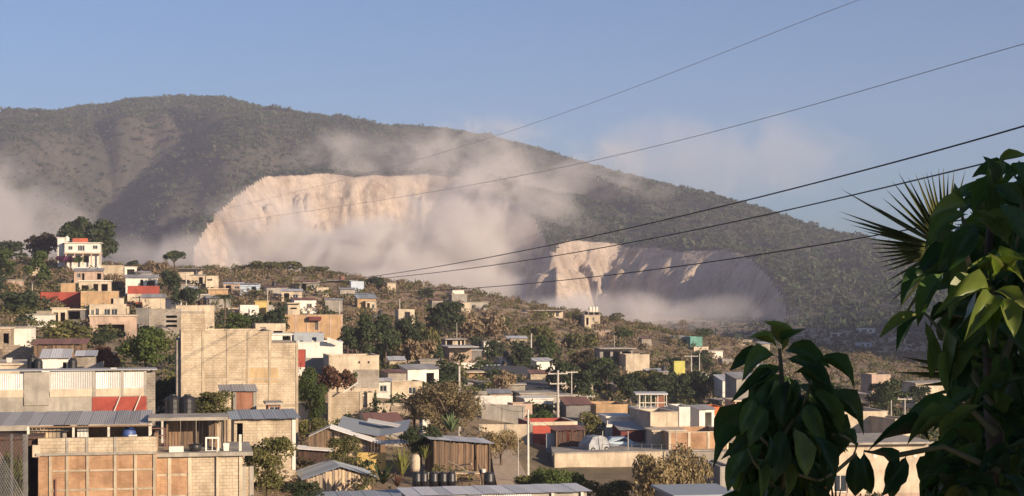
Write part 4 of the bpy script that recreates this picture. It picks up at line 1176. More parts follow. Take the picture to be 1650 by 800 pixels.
house('arch_window_house', 'cream ruin with an arched dark window above the dark trees', 'house', 642, 668, 499, 518, 335, 5, 0, CREAM, 'none', opens=((.38, .72, .3, .8),))
house('small_block_tower', 'narrow cream stub house under the ruin with dark window', 'house', 663, 669, 511, 523, 325, 3, 0, CREAM, 'none')
house('grey_terrace_house', 'grey two-level house behind the round dark tree, near the crest', 'house', 728, 753, 474, 488, 440, 5, 0, GREY, 'slab', CREAM)
house('grey_lower_house', 'grey-cream lower house stepped below the two-level one', 'house', 743, 758, 487, 498, 418, 4, 0, CREAM, 'slab')
house('white_crest_house', 'pale house at the crest above the grey two-level one', 'house', 729, 748, 467, 475, 462, 4, 0, WHITE, 'slab')
house('long_cream_house', 'long cream house with flat roof on the bare slope', 'house', 848, 908, 500, 516, 442, 6, -2, CREAM, 'eave', CONC, over=.4, wins=((.42, .5, .35, .75), (.62, .7, .35, .75), (.8, .88, .35, .75)))
house('carport', 'open carport with thin grey roof left of the long cream house', 'carport', 820, 848, 503, 516, 440, 4, 0, GREY, 'eave', TIN, opens=((.08, .45, 0, .8), (.55, .94, 0, .8)))
house('ridge_house', 'cream house with tanks on its roof right of the long cream house', 'house', 942, 967, 508, 524, 430, 6, 0, CREAM, 'slab', CREAM, wins=((.5, .62, .4, .75),), opens=((.1, .25, 0, .75),))
house('ridge_roof_room', 'dark open roof room on the cream house with tanks', 'house', 947, 967, 502, 509, 434, 4, 0, DKCONC, 'slab', CREAM, opens=((.1, .45, 0, .7), (.55, .9, 0, .7)))
for i, u in enumerate((951, 956, 961)): tank(('left', 'middle', 'right')[i] + ' of three white tanks on the ridge house', u, 502, 435, .42, 1.3, WHITE)
house('two_tier_house', 'upper part of a two-tier house with posts amid trees, centre', 'house', 718, 750, 546, 560, 302, 5, 0, CREAM, 'eave', GREY, opens=((.05, .35, .1, .8), (.62, .74, .2, .8), (.82, .94, .2, .8)))
house('two_tier_house', 'lower grey-pink part of the two-tier house under a wide slab, centre', 'house', 724, 761, 558, 586, 290, 6, 0, PINK, 'eave', TIN, over=.7)
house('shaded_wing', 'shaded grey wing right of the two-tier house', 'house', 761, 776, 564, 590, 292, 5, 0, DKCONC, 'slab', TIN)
house('white_long_wall', 'long whitewashed wall below the two-tier house', 'wall', 724, 780, 585, 598, 283, .5, 0, WHITE, 'none')
house('white_yard_wall', 'bluish white yard wall running on right of the whitewashed one', 'wall', 780, 806, 588, 598, 287, .5, 0, BLUEW, 'none')
house('orange_shed', 'low orange shed with pale eave below the whitewashed wall', 'shed', 747, 781, 599, 614, 262, 4, 0, ORANGE, 'eave', CREAM)
house('grey_kiosk', 'grey block kiosk with white-framed dark doorway, centre', 'kiosk', 770, 794, 616, 634, 240, 4, 0, GBLOCK, 'slab', doors=((.64, .86, 0, .8, DARKFR),))
house('low_grey_house', 'low grey house partly behind the big dry tree', 'house', 722, 762, 618, 634, 238, 4, 0, GREY, 'slab', opens=((.3, .5, 0, .7),))
house('grey_yard_block', 'wide grey yard building right of the big dry tree', 'house', 768, 816, 633, 648, 218, 4, 0, GREY, 'none')
house('brick_fence_house', 'small house with brick fence left of the big dry tree', 'house', 596, 621, 620, 634, 205, 4, 0, RBRICK, 'slab', CREAM, cols=4, cmat=CREAM)
house('cream_stub_house', 'cream stub wall house above the shanty', 'house', 592, 603, 633, 652, 182, 3, 0, CREAM, 'none')
freewall('low pale wall among yard plants above the shanty', 608, 652, 650, 664, 176, CREAM)
freewall('low brown wall in front of the pale yard wall', 630, 700, 655, 672, 168, STONE)
freewall('shaded stone wall between the dark trees, centre', 645, 705, 581, 592, 255, STONE)
house('white_box_house', 'tiny white box house among the dry tree branches', 'shed', 681, 692, 668, 676, 158, 2, 0, WHITE, 'none')
e = house('view_house', 'cream house with a blank wall and shaded terrace amid dark trees', 'house', 1008, 1047, 572, 602, 318, 6, 0, CREAM, 'parapet', cmat=CREAM)
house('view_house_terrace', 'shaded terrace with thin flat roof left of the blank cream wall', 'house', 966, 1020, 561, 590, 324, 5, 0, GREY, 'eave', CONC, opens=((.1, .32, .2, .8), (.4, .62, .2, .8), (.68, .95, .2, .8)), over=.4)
house('teal_house', 'small turquoise house wall on the brown slope', 'house', 1112, 1132, 543, 556, 420, 5, 0, TEAL, 'none')
house('lime_house', 'tiny lime yellow house above the dark grove', 'house', 1086, 1104, 582, 592, 330, 4, 0, LIME, 'none')
house('sliver_house', 'pale low roof peeking out of the grove under the pole', 'house', 1126, 1142, 602, 609, 300, 4, 0, WHITE, 'slab', WHITE)
house('tan_far_house', 'tan house with flat roof on the valley side slope', 'house', 1190, 1212, 548, 557, 520, 6, 0, CREAM, 'slab')
# far houses in the shaded valley and on the slope
FAR = [(1398, 533, 1000, 26, 9, WHITE), (1430, 520, 1080, 18, 7, CREAM), (1352, 545, 900, 16, 7, WHITE), (1395, 572, 720, 20, 8, BLUEW), (1330, 560, 760, 16, 7, GREY), (1450, 560, 800, 22, 9, CREAM), (1300, 528, 960, 14, 5, CREAM), (1245, 540, 800, 13, 6, WHITE), (1210, 530, 860, 11, 5, CREAM), (1152, 540, 640, 12, 5, CREAM), (1370, 590, 600, 20, 8, WHITE), (1465, 585, 640, 24, 9, CREAM), (1430, 585, 600, 18, 8, GREY), (1285, 585, 600, 16, 7, CREAM), (1260, 565, 640, 14, 6, WHITE)]
FARL = ['wide pale', 'small cream', 'low whitish', 'bluish', 'small grey', 'broad cream', 'tiny tan', 'tiny white', 'tiny cream', 'lone tan', 'lighter', 'larger cream', 'plain grey', 'modest tan', 'narrow white']
for (u, v, Y, w, h, mt), l in zip(FAR, FARL):
    z = gz_xy((u - CU) / F * Y, Y); vb = VH - F * z / Y
    house('valley_house', '%s house %s the hazy valley at right' % (l, 'on the near side of' if Y < 700 else 'far down in'), 'house', u - w / 2, u + w / 2, vb - h, vb + 1, Y, 6, 0, mt, 'slab', wins=((.15, .35, .35, .75), (.6, .8, .35, .75)), group='houses in the valley')
# ---- street and dirt path
def strip_road(name, pts, wid, mat, lift=.05):
    b = MB(); L = []
    for i, (u, Y) in enumerate(pts):
        x = (u - CU) / F * Y; z = float(hill_z(u, Y)) + lift + .7
        L.append(((x - wid[i] / 2, Y, z), (x + wid[i] / 2, Y, z)))
    for a, c2 in zip(L[:-1], L[1:]): b.quad([a[0], a[1], c2[1], c2[0]])
    return struct(b.build(name, mat))
for _u, _Y in ((872, 222), (862, 235), (845, 252), (830, 268), (815, 282)): FOOT.append(((_u - CU) / F * _Y, _Y, 5.5))
for _u, _Y in ((835, 118), (828, 127), (818, 138), (812, 150)): FOOT.append(((_u - CU) / F * _Y, _Y, 3.5))
strip_road('street', ((872, 222), (862, 235), (845, 252), (830, 268), (815, 282), (800, 292)), (9, 9, 9, 8, 8, 7), plain('asphalt', (.06, .06, .065), .9))
strip_road('dirt_path', ((835, 118), (828, 127), (818, 138), (812, 150), (800, 160)), (2.6, 2.6, 2.4, 2.2, 2), plain('pale_dirt', (.5, .38, .26), 1, 0, .3, 2))
# ---- poles
pole('tall concrete pole with crossarms in front of the grove, centre right', 899, 597, 678, 200, .16, ((.4, 2.4, 12), (1.6, 2.0, 12)))
pole('leaning bracket pole behind the tall concrete pole', 921, 598, 622, 235, .09, ((.2, 1.8, 20),))
pole('slim grey pole with one short arm right of the tall concrete pole', 946, 638, 672, 205, .11, ((.1, 2.0, -10),))
pole('pale pole standing on the slope above the street', 856, 538, 600, 300, .17)
pole('white pole beside the red house', 851, 660, 760, 128, .09, None, POSTW)
pole('pole rising out of the big dry tree', 740, 590, 690, 160, .13, ((5.0, 1.0, 0),))
pole('thin pole on the path left of the white pole', 835, 704, 765, 130, .04)
pole('pole with a crossarm above the grove, right', 1114, 572, 610, 330, .15, ((.3, 2.6, 5),))
pole('shorter pole beside the pole with a crossarm, right', 1127, 570, 600, 345, .13)
pole('slim pole behind the leafy sprig', 1191, 634, 692, 190, .08)
pole('slim pole on the cream house between the leaves', 1436, 645, 712, 184, .07)
pole('lamp pole with an arm between the leaves', 1458, 642, 690, 186, .09, ((.1, 1.6, 0),), lamp=True)
pole('thin pole on the brown slope near the crest, centre', 644, 482, 505, 360, .12)
pole('pole on the slope right of the brick row', 547, 486, 508, 330, .13)
pole('pole between the yellow house and the slit-window tower', 431, 470, 540, 290, .1)
pole('pole beside the red-walled house, left slope', 52, 457, 480, 310, .1)
pole('slim pole rising above the two-tier house', 736, 520, 556, 305, .06)
pole('thin mast on the smaller red house row', 259, 480, 502, 285, .07)
pole('slim post before the porch house, left slope', 138, 488, 520, 262, .07)
pole('mast on the blank cream wall house terrace', 990, 540, 563, 330, .06)
for i, (u, v0, v1, Y) in enumerate(((1012, 695, 729, 162), (1090, 692, 728, 159.5), (971, 695, 729, 162.5))):
    pole(('thin post at the yard rail beside the car', 'thin post before the cube house base', 'thin post between tarpaulin and car')[i], u, v0, v1, Y, .05)
# ------------------------------------------------------------------ the many small houses between the larger ones
ANCH = [(33, 420, 'the low dark crest tree'), (125, 405, 'the hilltop house'), (98, 485, 'the large red wall'), (231, 467, 'the small red wall'), (160, 480, 'the wide orange house'), (182, 528, 'the garage house'), (265, 520, 'the vent-slot house'), (312, 505, 'the stair tower'), (38, 541, 'the orange hut'), (95, 566, 'the board shed'), (306, 440, 'the dark-roofed house'), (350, 478, 'the orange cottage'), (402, 500, 'the two white panels'), (422, 493, 'the yellow front'), (474, 498, 'the slit-window tower'), (505, 520, 'the brick row house'), (436, 533, 'the two dark openings'), (540, 458, 'the flat crest house'), (570, 458, 'the pale blue house'), (631, 462, 'the lone cream crest house'), (591, 487, 'the bluish sheet roof'), (655, 508, 'the arched ruin'), (740, 481, 'the grey two-level house'), (878, 508, 'the long cream house'), (955, 515, 'the ridge house'), (742, 570, 'the two-tier house'), (752, 592, 'the whitewashed wall'), (764, 606, 'the low orange shed'), (782, 625, 'the grey kiosk'), (608, 627, 'the brick fence'), (570, 592, 'the two vent holes'), (515, 570, 'the white house'), (557, 657, 'the beige block wall'), (720, 650, 'the big dry tree'), (868, 655, 'the white garage'), (892, 700, 'the red house'), (932, 664, 'the shadowed shed'), (986, 665, 'the orange brick-top house'), (1027, 586, 'the blank cream wall'), (1052, 647, 'the white pergola'), (1070, 690, 'the cube house'), (1139, 677, 'the white booth'), (1095, 587, 'the lime house'), (1122, 550, 'the turquoise house'), (1175, 615, 'the white grove house'), (1200, 668, 'the pink brick house'), (856, 570, 'the pale slope pole'), (899, 630, 'the tall concrete pole'), (1201, 552, 'the tan valley house')]
SPOTS = [(24, 470), (58, 447), (150, 463), (218, 492), (152, 524), (62, 528), (22, 560), (236, 455), (318, 458), (352, 500), (268, 502), (296, 478), (376, 470), (402, 476), (446, 480), (497, 470), (520, 480), (492, 503), (538, 500), (598, 503), (614, 524), (560, 482), (705, 498), (772, 503), (834, 562), (792, 572), (818, 596), (694, 604), (682, 624), (656, 644), (640, 632), (806, 660), (828, 640), (872, 626), (906, 664), (930, 646), (948, 684), (1010, 646), (1064, 616), (1086, 644), (1112, 650), (1182, 664), (1206, 630), (1226, 664), (1244, 646), (1252, 694), (1232, 606), (1042, 562), (1152, 580), (1172, 594), (1204, 580), (1234, 566), (576, 470), (470, 486), (428, 512), (388, 515), (334, 512), (970, 545), (1095, 560), (1130, 572), (880, 604), (1258, 620), (1276, 655), (640, 604), (598, 640), (84, 520), (196, 512)]
MK = [('grey', GREY), ('tan', CREAM), ('white', WHITE), ('grey block', GBLOCK), ('faded pink', PINK), ('beige block', BLOCK), ('pale blue', BLUEW), ('brick', RBRICK), ('weathered concrete', CONC)]
RK = [('sheet roof', 'tin', TIN), ('flat slab roof', 'slab', CONC), ('rusty sheet roof', 'tin', RTIN), ('parapet', 'parapet', CONC), ('white sheet roof', 'tin', WTIN)]
rf_ = random.Random(21); used = set()
for i, (u, v) in enumerate(SPOTS):
    Y = depth_at(u, v); pm = F / Y
    if Y > 455: Y = 440 + rf_.uniform(0, 20); pm = F / Y
    w, h = rf_.uniform(2.2, 5.0) * pm, rf_.uniform(1.7, 2.6) * pm
    ax, ay, an = min(ANCH, key=lambda q: abs(q[0] - u) + 1.6 * abs(q[1] - v))
    rel = ('just left of' if u < ax else 'just right of') if abs(u - ax) > 1.2 * abs(v - ay) else ('just above' if v < ay else 'just below')
    for _ in range(60):
        (cn, cm), (rn, rk, rm) = rf_.choices(MK, (5, 4, 7, 3, 2, 3, 1, 1, 4))[0], rf_.choices(RK, (4, 4, 2, 3, 3))[0]
        lab = 'small %s hut with %s %s %s' % (cn, rn, rel, an)
        if lab not in used: break
    used.add(lab)
    op = [((.12, .38, 0, .8), (.55, .8, .3, .7)), ((.6, .85, 0, .78),), ((.1, .3, .35, .75), (.42, .6, 0, .8), (.72, .9, .35, .75)), ((.08, .9, 0, .66),)][rf_.randrange(4)]
    e = house('small_house', lab, 'house', u - w / 2, u + w / 2, v - h, v, Y, rf_.uniform(3, 5), rf_.uniform(-12, 12), cm, rk, rm, opens=op[:1] if len(op[0]) and op[0][3] > .7 and rf_.random() < .5 else (), wins=[q for q in op if q[2] > .2],
              doors=[(*q, rf_.choice((DARKFR, WOOD, RTIN, BTIN))) for q in op if q[2] == 0 and q[3] > .7 and rf_.random() < .0], rise=rf_.uniform(.15, .5), group='small houses on the slope')
    if i % 6 == 2:
        tank('black water tank on the %s hut %s %s' % (cn, rel, an), u + rf_.uniform(-.2, .2) * w, v - h - .2 * pm * (rk == 'tin') - .1 * pm * (rk != 'tin'), Y + 1.6, .5, 1.15)
    elif rk != 'tin' and i % 3 == 0:
        w_, h_ = e['wh']
        for k in range(4): MB().tube([(-w_ * .4 + k * w_ * .27, .1, h_), (-w_ * .4 + k * w_ * .27 + rf_.uniform(-.1, .1), .1, h_ + rf_.uniform(.4, .9))], .025, 4).build('rebar', RTIN, e)
# ------------------------------------------------------------------ trees, bushes, scrub
GREEN_ = leafy('green_leaves', [(0, (.03, .05, .016)), (.35, (.055, .085, .025)), (.7, (.09, .12, .035)), (1, (.15, .17, .055))], .5)
DARK_ = leafy('dark_leaves', [(0, (.022, .034, .017)), (.4, (.04, .058, .027)), (.75, (.065, .085, .038)), (1, (.11, .12, .055))], .5)
OLIVE_ = leafy('olive_leaves', [(0, (.05, .058, .022)), (.4, (.1, .105, .038)), (.75, (.16, .15, .058)), (1, (.23, .2, .09))], .6)
DRY_ = leafy('dry_twigs', [(0, (.11, .08, .05)), (.4, (.2, .15, .095)), (.75, (.3, .225, .145)), (1, (.4, .31, .21))], .5)
PALE_ = leafy('pale_dry_leaves', [(0, (.11, .085, .04)), (.4, (.2, .155, .08)), (.75, (.3, .235, .13)), (1, (.42, .34, .2))], .7)
REDD_ = leafy('reddish_leaves', [(0, (.06, .03, .022)), (.5, (.14, .07, .045)), (1, (.2, .11, .06))], .5)
PURP_ = leafy('purple_flowers', [(0, (.03, .02, .03)), (.5, (.1, .03, .08)), (1, (.16, .05, .12))], .5)
YGREEN_ = leafy('yellow_green_blades', [(0, (.1, .12, .03)), (.5, (.2, .21, .06)), (1, (.32, .3, .1))], .6)

def leaf_cloud(rng, lobes, n, size, fill=.45, tall=1.0):
    """leaf-sized faces spread over and through lobes (cx,cy,cz,r); returns verts, quads"""
    lob = np.array(lobes); w = lob[:, 3] ** 2; k = rng.choice(len(lob), n, p=w / w.sum())
    d = rng.normal(size=(n, 3)); d /= np.linalg.norm(d, axis=1)[:, None]
    d[:, 2] = np.where(rng.random(n) < .6, np.abs(d[:, 2]), d[:, 2])
    r = lob[k, 3] * (fill + (1 - fill) * rng.random(n) ** .4) * rng.uniform(.85, 1.12, n)
    C = lob[k, :3] + d * r[:, None] * np.array([1, 1, .82])
    nrm = d + rng.normal(0, .65, (n, 3)); nrm /= np.linalg.norm(nrm, axis=1)[:, None]
    t = np.cross(nrm, rng.normal(size=(n, 3))); t /= np.linalg.norm(t, axis=1)[:, None] + 1e-9
    b = np.cross(nrm, t)
    s = size * rng.uniform(.6, 1.45, n)[:, None]
    V = np.stack([C - t * s, C - b * s * .55 + nrm * s * .12, C + t * s * 1.1, C + b * s * .55 + nrm * s * .12], 1)
    F4 = np.arange(4 * n).reshape(n, 4)
    return V.reshape(-1, 3), F4

def crown_lobes(rng, kind):
    L = []
    if kind == 'round':
        for _ in range(28):
            z = rng.uniform(.3, 1.42); a = rng.uniform(0, 6.28); q = .72 * rng.random() ** .5 * math.sqrt(max(.1, 1 - ((z - .75) / .85) ** 2))
            L.append((q * math.cos(a), q * math.sin(a), z, rng.uniform(.2, .36)))
    elif kind == 'tall':
        for _ in range(18):
            z = rng.uniform(.3, 2.1); q = .75 * rng.random() ** .5 * (1.1 - abs(z - .95) / 1.4); a = rng.uniform(0, 6.28)
            L.append((q * math.cos(a), q * math.sin(a), z, rng.uniform(.24, .42)))
    elif kind == 'bush':
        for _ in range(13):
            a = rng.uniform(0, 6.28); q = .75 * rng.random() ** .5
            L.append((q * math.cos(a), q * math.sin(a), rng.uniform(.2, .55), rng.uniform(.25, .42)))
    elif kind == 'flat':
        for _ in range(11):
            a = rng.uniform(0, 6.28); q = rng.uniform(.1, .85)
            L.append((q * math.cos(a), q * math.sin(a), 1.05 + rng.uniform(-.15, .2), rng.uniform(.2, .34)))
    return L

PROTO = {}
def tree_proto(kind, var, n, size, fill, limbs=True):
    key = (kind, var, n, size, fill)
    if key in PROTO: return PROTO[key]
    rng = np.random.default_rng(hash(kind) % 1000 * 0 + var * 31 + {'round': 1, 'tall': 2, 'bush': 3, 'flat': 4}[kind] * 101 + n)
    L = crown_lobes(rng, kind)
    V, F4 = leaf_cloud(rng, L, n, size, fill)
    me = np_mesh('crown', V, F4, GREEN_)
    me.materials[0] = None; me.materials.clear()
    b = MB(); zc = {'round': .8, 'tall': .7, 'bush': .15, 'flat': .75}[kind]
    b.tube([(0, 0, -.4), (.03, 0, zc * .5), (-.02, .03, zc)], [.075, .055, .045], 7)
    for cx, cy, cz, r in L[:7]:
        b.tube([(-.02, .03, zc * .8), (cx * .5, cy * .5, zc * .6 + cz * .4), (cx, cy, cz)], [.035, .022, .008], 5, False)
    tm = b.mesh('trunk', BARK, True)
    PROTO[key] = (me, tm); return PROTO[key]
CROWNM = {}
def tree(name, label, cat, u, vb, w_px, h_px, mat, kind='round', Y=None, n=1100, size=.085, fill=.45, group=None, var=None):
    Y = Y or depth_at(u, vb)
    if Y < 165: n, size = int(n * 1.9), size * .68
    elif Y > 230: n = int(n * 1.25)
    rx = w_px / 2 / F * Y; rz_ = h_px / F * Y / {'round': 1.8, 'tall': 2.4, 'bush': .88, 'flat': 1.4}[kind]
    var = random.randrange(4) if var is None else var
    cm, tm = tree_proto(kind, var, n, size, fill)
    ck = (cm.name, mat.name)
    if ck not in CROWNM:
        c = cm.copy(); c.materials.append(mat); CROWNM[ck] = c
    e = thing(name, label, cat, at(u, vb, Y), 0, group)
    sc = (rx / .95, rx / .95, rz_)
    rz = random.uniform(0, 6.28)
    o1 = put('trunk', tm, e, None, (0, 0, rz), sc)
    o2 = put('crown', CROWNM[ck], e, None, (0, 0, rz), sc)
    FOOT.append((e.location.x, Y, rx * .5))
    return e

T = tree
# crest and left slope
T('broad_tree', 'large dark green tree rising behind the white hilltop house', 'tree', 142, 424, 100, 84, DARK_, 'round', 412, 5000, .055)
T('broad_tree', 'brownish dark tree left of the hilltop house', 'tree', 68, 424, 58, 54, leafy('brown_dark_leaves', [(0, (.03, .028, .016)), (.5, (.06, .05, .03)), (1, (.1, .085, .05))], .5), 'round', 425, 1500)
T('broad_tree', 'low dark tree at the left edge of the crest', 'tree', 12, 420, 72, 38, DARK_, 'round', 440, 1200)
T('pointed_tree', 'bright green tree at the left edge of the slope', 'tree', 4, 452, 52, 56, GREEN_, 'tall', 360, 1500)
T('pointed_tree', 'dense green tree below the brownish one, left slope', 'tree', 66, 460, 50, 58, GREEN_, 'tall', 345, 1500)
T('broad_tree', 'dark wide tree left of the red wall', 'tree', 32, 512, 72, 46, DARK_, 'round', 275, 1700)
T('flat_tree', 'flat-topped pine-like tree on the crest left of the dark-roofed house', 'tree', 281, 440, 44, 34, DARK_, 'flat', 412, 1000)
T('broad_tree', 'small round dark tree on the crest right of the white frame', 'tree', 214, 436, 24, 18, DARK_, 'round', 420, 700)
T('bush', 'bare brown bush on the crest between the small trees', 'bush', 250, 444, 42, 24, DRY_, 'bush', 405, 900)
T('broad_tree', 'dark shaded tree right of the smaller red wall', 'tree', 272, 478, 42, 46, DARK_, 'round', 318, 1300)
T('broad_tree', 'shaded bush sloping down right of the sheet-roofed house', 'bush', 300, 492, 46, 30, DARK_, 'bush', 300, 1000)
T('bougainvillea', 'purple flowering bush under the hilltop house', 'bush', 106, 424, 32, 14, PURP_, 'bush', 396, 700)
T('bush', 'green bush in front of the hilltop porch', 'bush', 126, 424, 18, 12, GREEN_, 'bush', 394, 500)
T('broad_tree', 'wide olive-green tree below the red-walled house', 'tree', 108, 560, 96, 48, OLIVE_, 'round', 222, 2200, .07)
T('broad_tree', 'dark green tree right of the wide olive one', 'tree', 168, 560, 36, 30, DARK_, 'round', 220, 1000)
T('broad_tree', 'bright green broadleaf tree beside the block house', 'tree', 236, 602, 96, 82, GREEN_, 'round', 172, 3000, .06)
T('bush', 'reddish brown dry bush left of the bright green tree', 'bush', 166, 604, 62, 52, REDD_, 'bush', 178, 1600)
T('bush', 'dark shaded undergrowth left of the block house', 'bush', 262, 660, 54, 60, DARK_, 'bush', 150, 1500)
T('broad_tree', 'brown dry bush beside the white arch, left slope', 'bush', 186, 470, 36, 30, DRY_, 'bush', 330, 900)
T('bush', 'dry brown bush on the left slope above the hut', 'bush', 18, 480, 44, 30, DRY_, 'bush', 320, 900)
T('mesquite', 'feathery olive tree in front of the block house', 'tree', 344, 690, 88, 70, OLIVE_, 'round', 122, 2600, .06, .35)
T('mesquite', 'leafy olive tree right of the rooftop shelter', 'tree', 432, 800, 104, 110, OLIVE_, 'round', 112, 3400, .055, .35)
T('broad_tree', 'dark green tree at the bottom edge, centre left', 'tree', 486, 818, 76, 46, DARK_, 'round', 100, 1800, .07)
T('bush', 'dim brownish undergrowth behind the chain-link fence', 'bush', 12, 835, 70, 120, OLIVE_, 'bush', 96, 1600, .06)
T('creeper', 'green creeper climbing the right side of the block house', 'creeper', 502, 690, 54, 105, GREEN_, 'tall', 146, 2600, .07)
T('bush', 'reddish green bush below the white house', 'bush', 543, 628, 62, 40, REDD_, 'bush', 182, 1500)
T('bush', 'green bush right of the reddish one below the white house', 'bush', 566, 620, 26, 24, GREEN_, 'bush', 184, 800)
T('bush', 'bushy shrubs below the creeper', 'bush', 500, 708, 44, 36, OLIVE_, 'bush', 140, 1200)
T('broad_tree', 'small feathery tree in front of the shanty wall', 'tree', 552, 758, 70, 62, OLIVE_, 'round', 121, 1900, .065, .3)
T('broad_tree', 'round dark tree between the shanty and the plank shed', 'tree', 678, 738, 76, 60, DARK_, 'round', 126, 2200, .065)
# centre
T('broad_tree', 'tall dark tree, leftmost of the row above the white house', 'tree', 584, 576, 62, 80, DARK_, 'tall', 258, 2200, .07)
T('broad_tree', 'tall dark tree, second of the row above the white house', 'tree', 622, 574, 58, 78, DARK_, 'tall', 262, 2200, .07)
T('broad_tree', 'olive dark tree, third of the row above the white house', 'tree', 660, 572, 58, 66, DARK_, 'round', 266, 1900, .07)
T('bush', 'greenish bush ending the row of dark trees', 'bush', 688, 562, 40, 36, OLIVE_, 'bush', 275, 1100)
T('broad_tree', 'large round dark tree on the brown slope, centre', 'tree', 718, 540, 74, 64, DARK_, 'round', 325, 2200, .065)
T('bush', 'pinkish bare bush behind the two-tier house', 'bush', 770, 545, 90, 42, DRY_, 'bush', 345, 1600)
T('broad_tree', 'dark tree left of the two-tier house', 'tree', 700, 590, 40, 40, DARK_, 'round', 272, 1100)
T('bush', 'bare brown bush above the stone wall, centre', 'bush', 668, 584, 66, 38, DRY_, 'bush', 262, 1300)
T('broad_tree', 'spreading dark green tree below the bare brown bush', 'tree', 648, 622, 96, 44, OLIVE_, 'round', 232, 2000, .07)
T('broad_tree', 'dark tree under the whitewashed wall', 'tree', 718, 620, 56, 44, DARK_, 'round', 238, 1400)
T('dry_tree', 'big pale dry tree with thin leaves, centre', 'tree', 720, 706, 140, 106, PALE_, 'round', 150, 4200, .045, .2)
T('dry_tree', 'smaller pale dry tree left of the big one', 'tree', 668, 690, 76, 60, PALE_, 'round', 154, 1900, .05, .2)
T('dry_bush', 'dry yellowish brush below the retaining walls', 'bush', 808, 738, 76, 48, PALE_, 'bush', 140, 1800, .05, .3)
T('bush', 'green bush at the foot of the tall concrete pole', 'bush', 872, 682, 56, 22, GREEN_, 'bush', 180, 1100)
T('bush', 'brown bush on the street corner', 'bush', 812, 628, 44, 32, DRY_, 'bush', 236, 1000)
T('broad_tree', 'dark tree right of the shaded wing', 'tree', 800, 590, 44, 46, DARK_, 'round', 300, 1200)
T('broad_tree', 'yellowish green tree right of the red house', 'tree', 952, 716, 52, 58, OLIVE_, 'round', 176, 1500, .075)
grove = [(838, 600, 50, 50, DARK_), (878, 592, 50, 56, GREEN_), (906, 640, 62, 66, DARK_), (940, 605, 54, 46, leafy('brown_dark_leaves', [])), (936, 652, 60, 60, DARK_), (978, 640, 64, 58, DARK_), (968, 612, 52, 40, GREEN_), (1012, 650, 58, 52, DARK_), (1040, 628, 60, 38, OLIVE_), (1060, 652, 54, 56, DARK_), (1092, 650, 56, 58, DARK_), (1126, 652, 56, 60, DARK_), (1082, 606, 46, 34, DARK_), (1130, 606, 44, 44, DARK_), (1160, 650, 50, 56, DARK_), (1150, 628, 40, 34, OLIVE_)]
gw = ['leftmost tree of the dark grove, by the pale pole', 'green tree of the grove below the brown slope, left', 'dark tree of the grove behind the tall concrete pole', 'brownish tree of the grove behind the bracket pole', 'dark tree of the grove right of the tall concrete pole', 'dark tree of the grove below the cream view house', 'lighter green tree of the grove left of the view house', 'dark tree of the grove left of the pergola', 'broad olive tree of the grove above the pergola', 'dark tree of the grove right behind the pergola', 'dark tree of the grove above the white wall house', 'dark tree of the grove above the white booth', 'small dark tree of the grove left of the pole with crossarm', 'dark tree of the grove right of the pole with crossarm', 'rightmost dark tree of the grove, by the leafy sprig', 'small olive tree of the grove near the flat cream house']
for (u, vb, w, h, mt), l in zip(grove, gw):
    T('grove_tree', l, 'tree', u, vb, w, h, mt, 'round', None, 1500, .08, .45, 'grove right of centre')
T('bush', 'leafy green bush under the cream terrace wall, left', 'bush', 896, 806, 100, 56, GREEN_, 'bush', 118, 2600, .06)
T('bush', 'darker green bush under the middle of the terrace wall', 'bush', 985, 812, 90, 40, OLIVE_, 'bush', 114, 2000, .065)
T('dry_bush', 'big pale dry bush with whitish leaves before the terrace wall', 'bush', 1078, 826, 150, 112, PALE_, 'bush', 112, 3600, .045, .3)
T('bush', 'tangled brush beside the white pole', 'bush', 852, 796, 60, 34, OLIVE_, 'bush', 122, 1500)
# right
T('broad_tree', 'dark round tree right of the roadside house, between the leaves', 'tree', 1430, 664, 80, 58, DARK_, 'round', 228, 2200, .065)
T('broad_tree', 'dark tree left of the roadside house', 'tree', 1345, 664, 46, 52, DARK_, 'round', 235, 1300)
T('broad_tree', 'dark tree near the palm at right', 'tree', 1480, 660, 56, 42, DARK_, 'round', 236, 1300)
T('broad_tree', 'green tree on the slope above the teal house', 'tree', 1136, 546, 34, 20, GREEN_, 'round', 450, 800)
T('bare_tree', 'pale bare tree on the brown ridge, right', 'tree', 1100, 546, 26, 34, DRY_, 'tall', 440, 500, .05, .2)
T('broad_tree', 'round bush between the long cream house and the ridge house', 'tree', 925, 524, 38, 24, OLIVE_, 'round', 436, 900)
T('broad_tree', 'small flat green tree right of the ridge house', 'tree', 994, 520, 30, 18, OLIVE_, 'round', 440, 700)
T('bush', 'dark bush on the crest beside the blue house', 'bush', 598, 464, 46, 20, DARK_, 'bush', 446, 900)
for i, (u, v, w, h) in enumerate(((420, 436, 50, 16), (460, 438, 60, 18), (500, 444, 60, 16), (395, 440, 40, 14), (535, 450, 40, 14))):
    T('crest_thicket', 'grey-green thicket on the crest, %s from the left' % ('second', 'third', 'fourth', 'first', 'fifth')[i], 'bush', u, v, w, h, OLIVE_, 'bush', 478, 800, .08, .4, 'thickets along the crest')
T('broad_tree', 'green tree beside the palm, left of the block house tower', 'tree', 382, 540, 54, 40, GREEN_, 'round', 226, 1400)
T('broad_tree', 'dark tree between the yellow house and slit-window tower', 'tree', 446, 536, 46, 44, DARK_, 'round', 262, 1300)
T('bush', 'dark bush under the white panels on the centre slope', 'bush', 410, 524, 44, 20, DARK_, 'bush', 272, 900)
T('broad_tree', 'shaded tree right of the brick row house', 'tree', 560, 566, 36, 44, DARK_, 'round', 250, 1200)

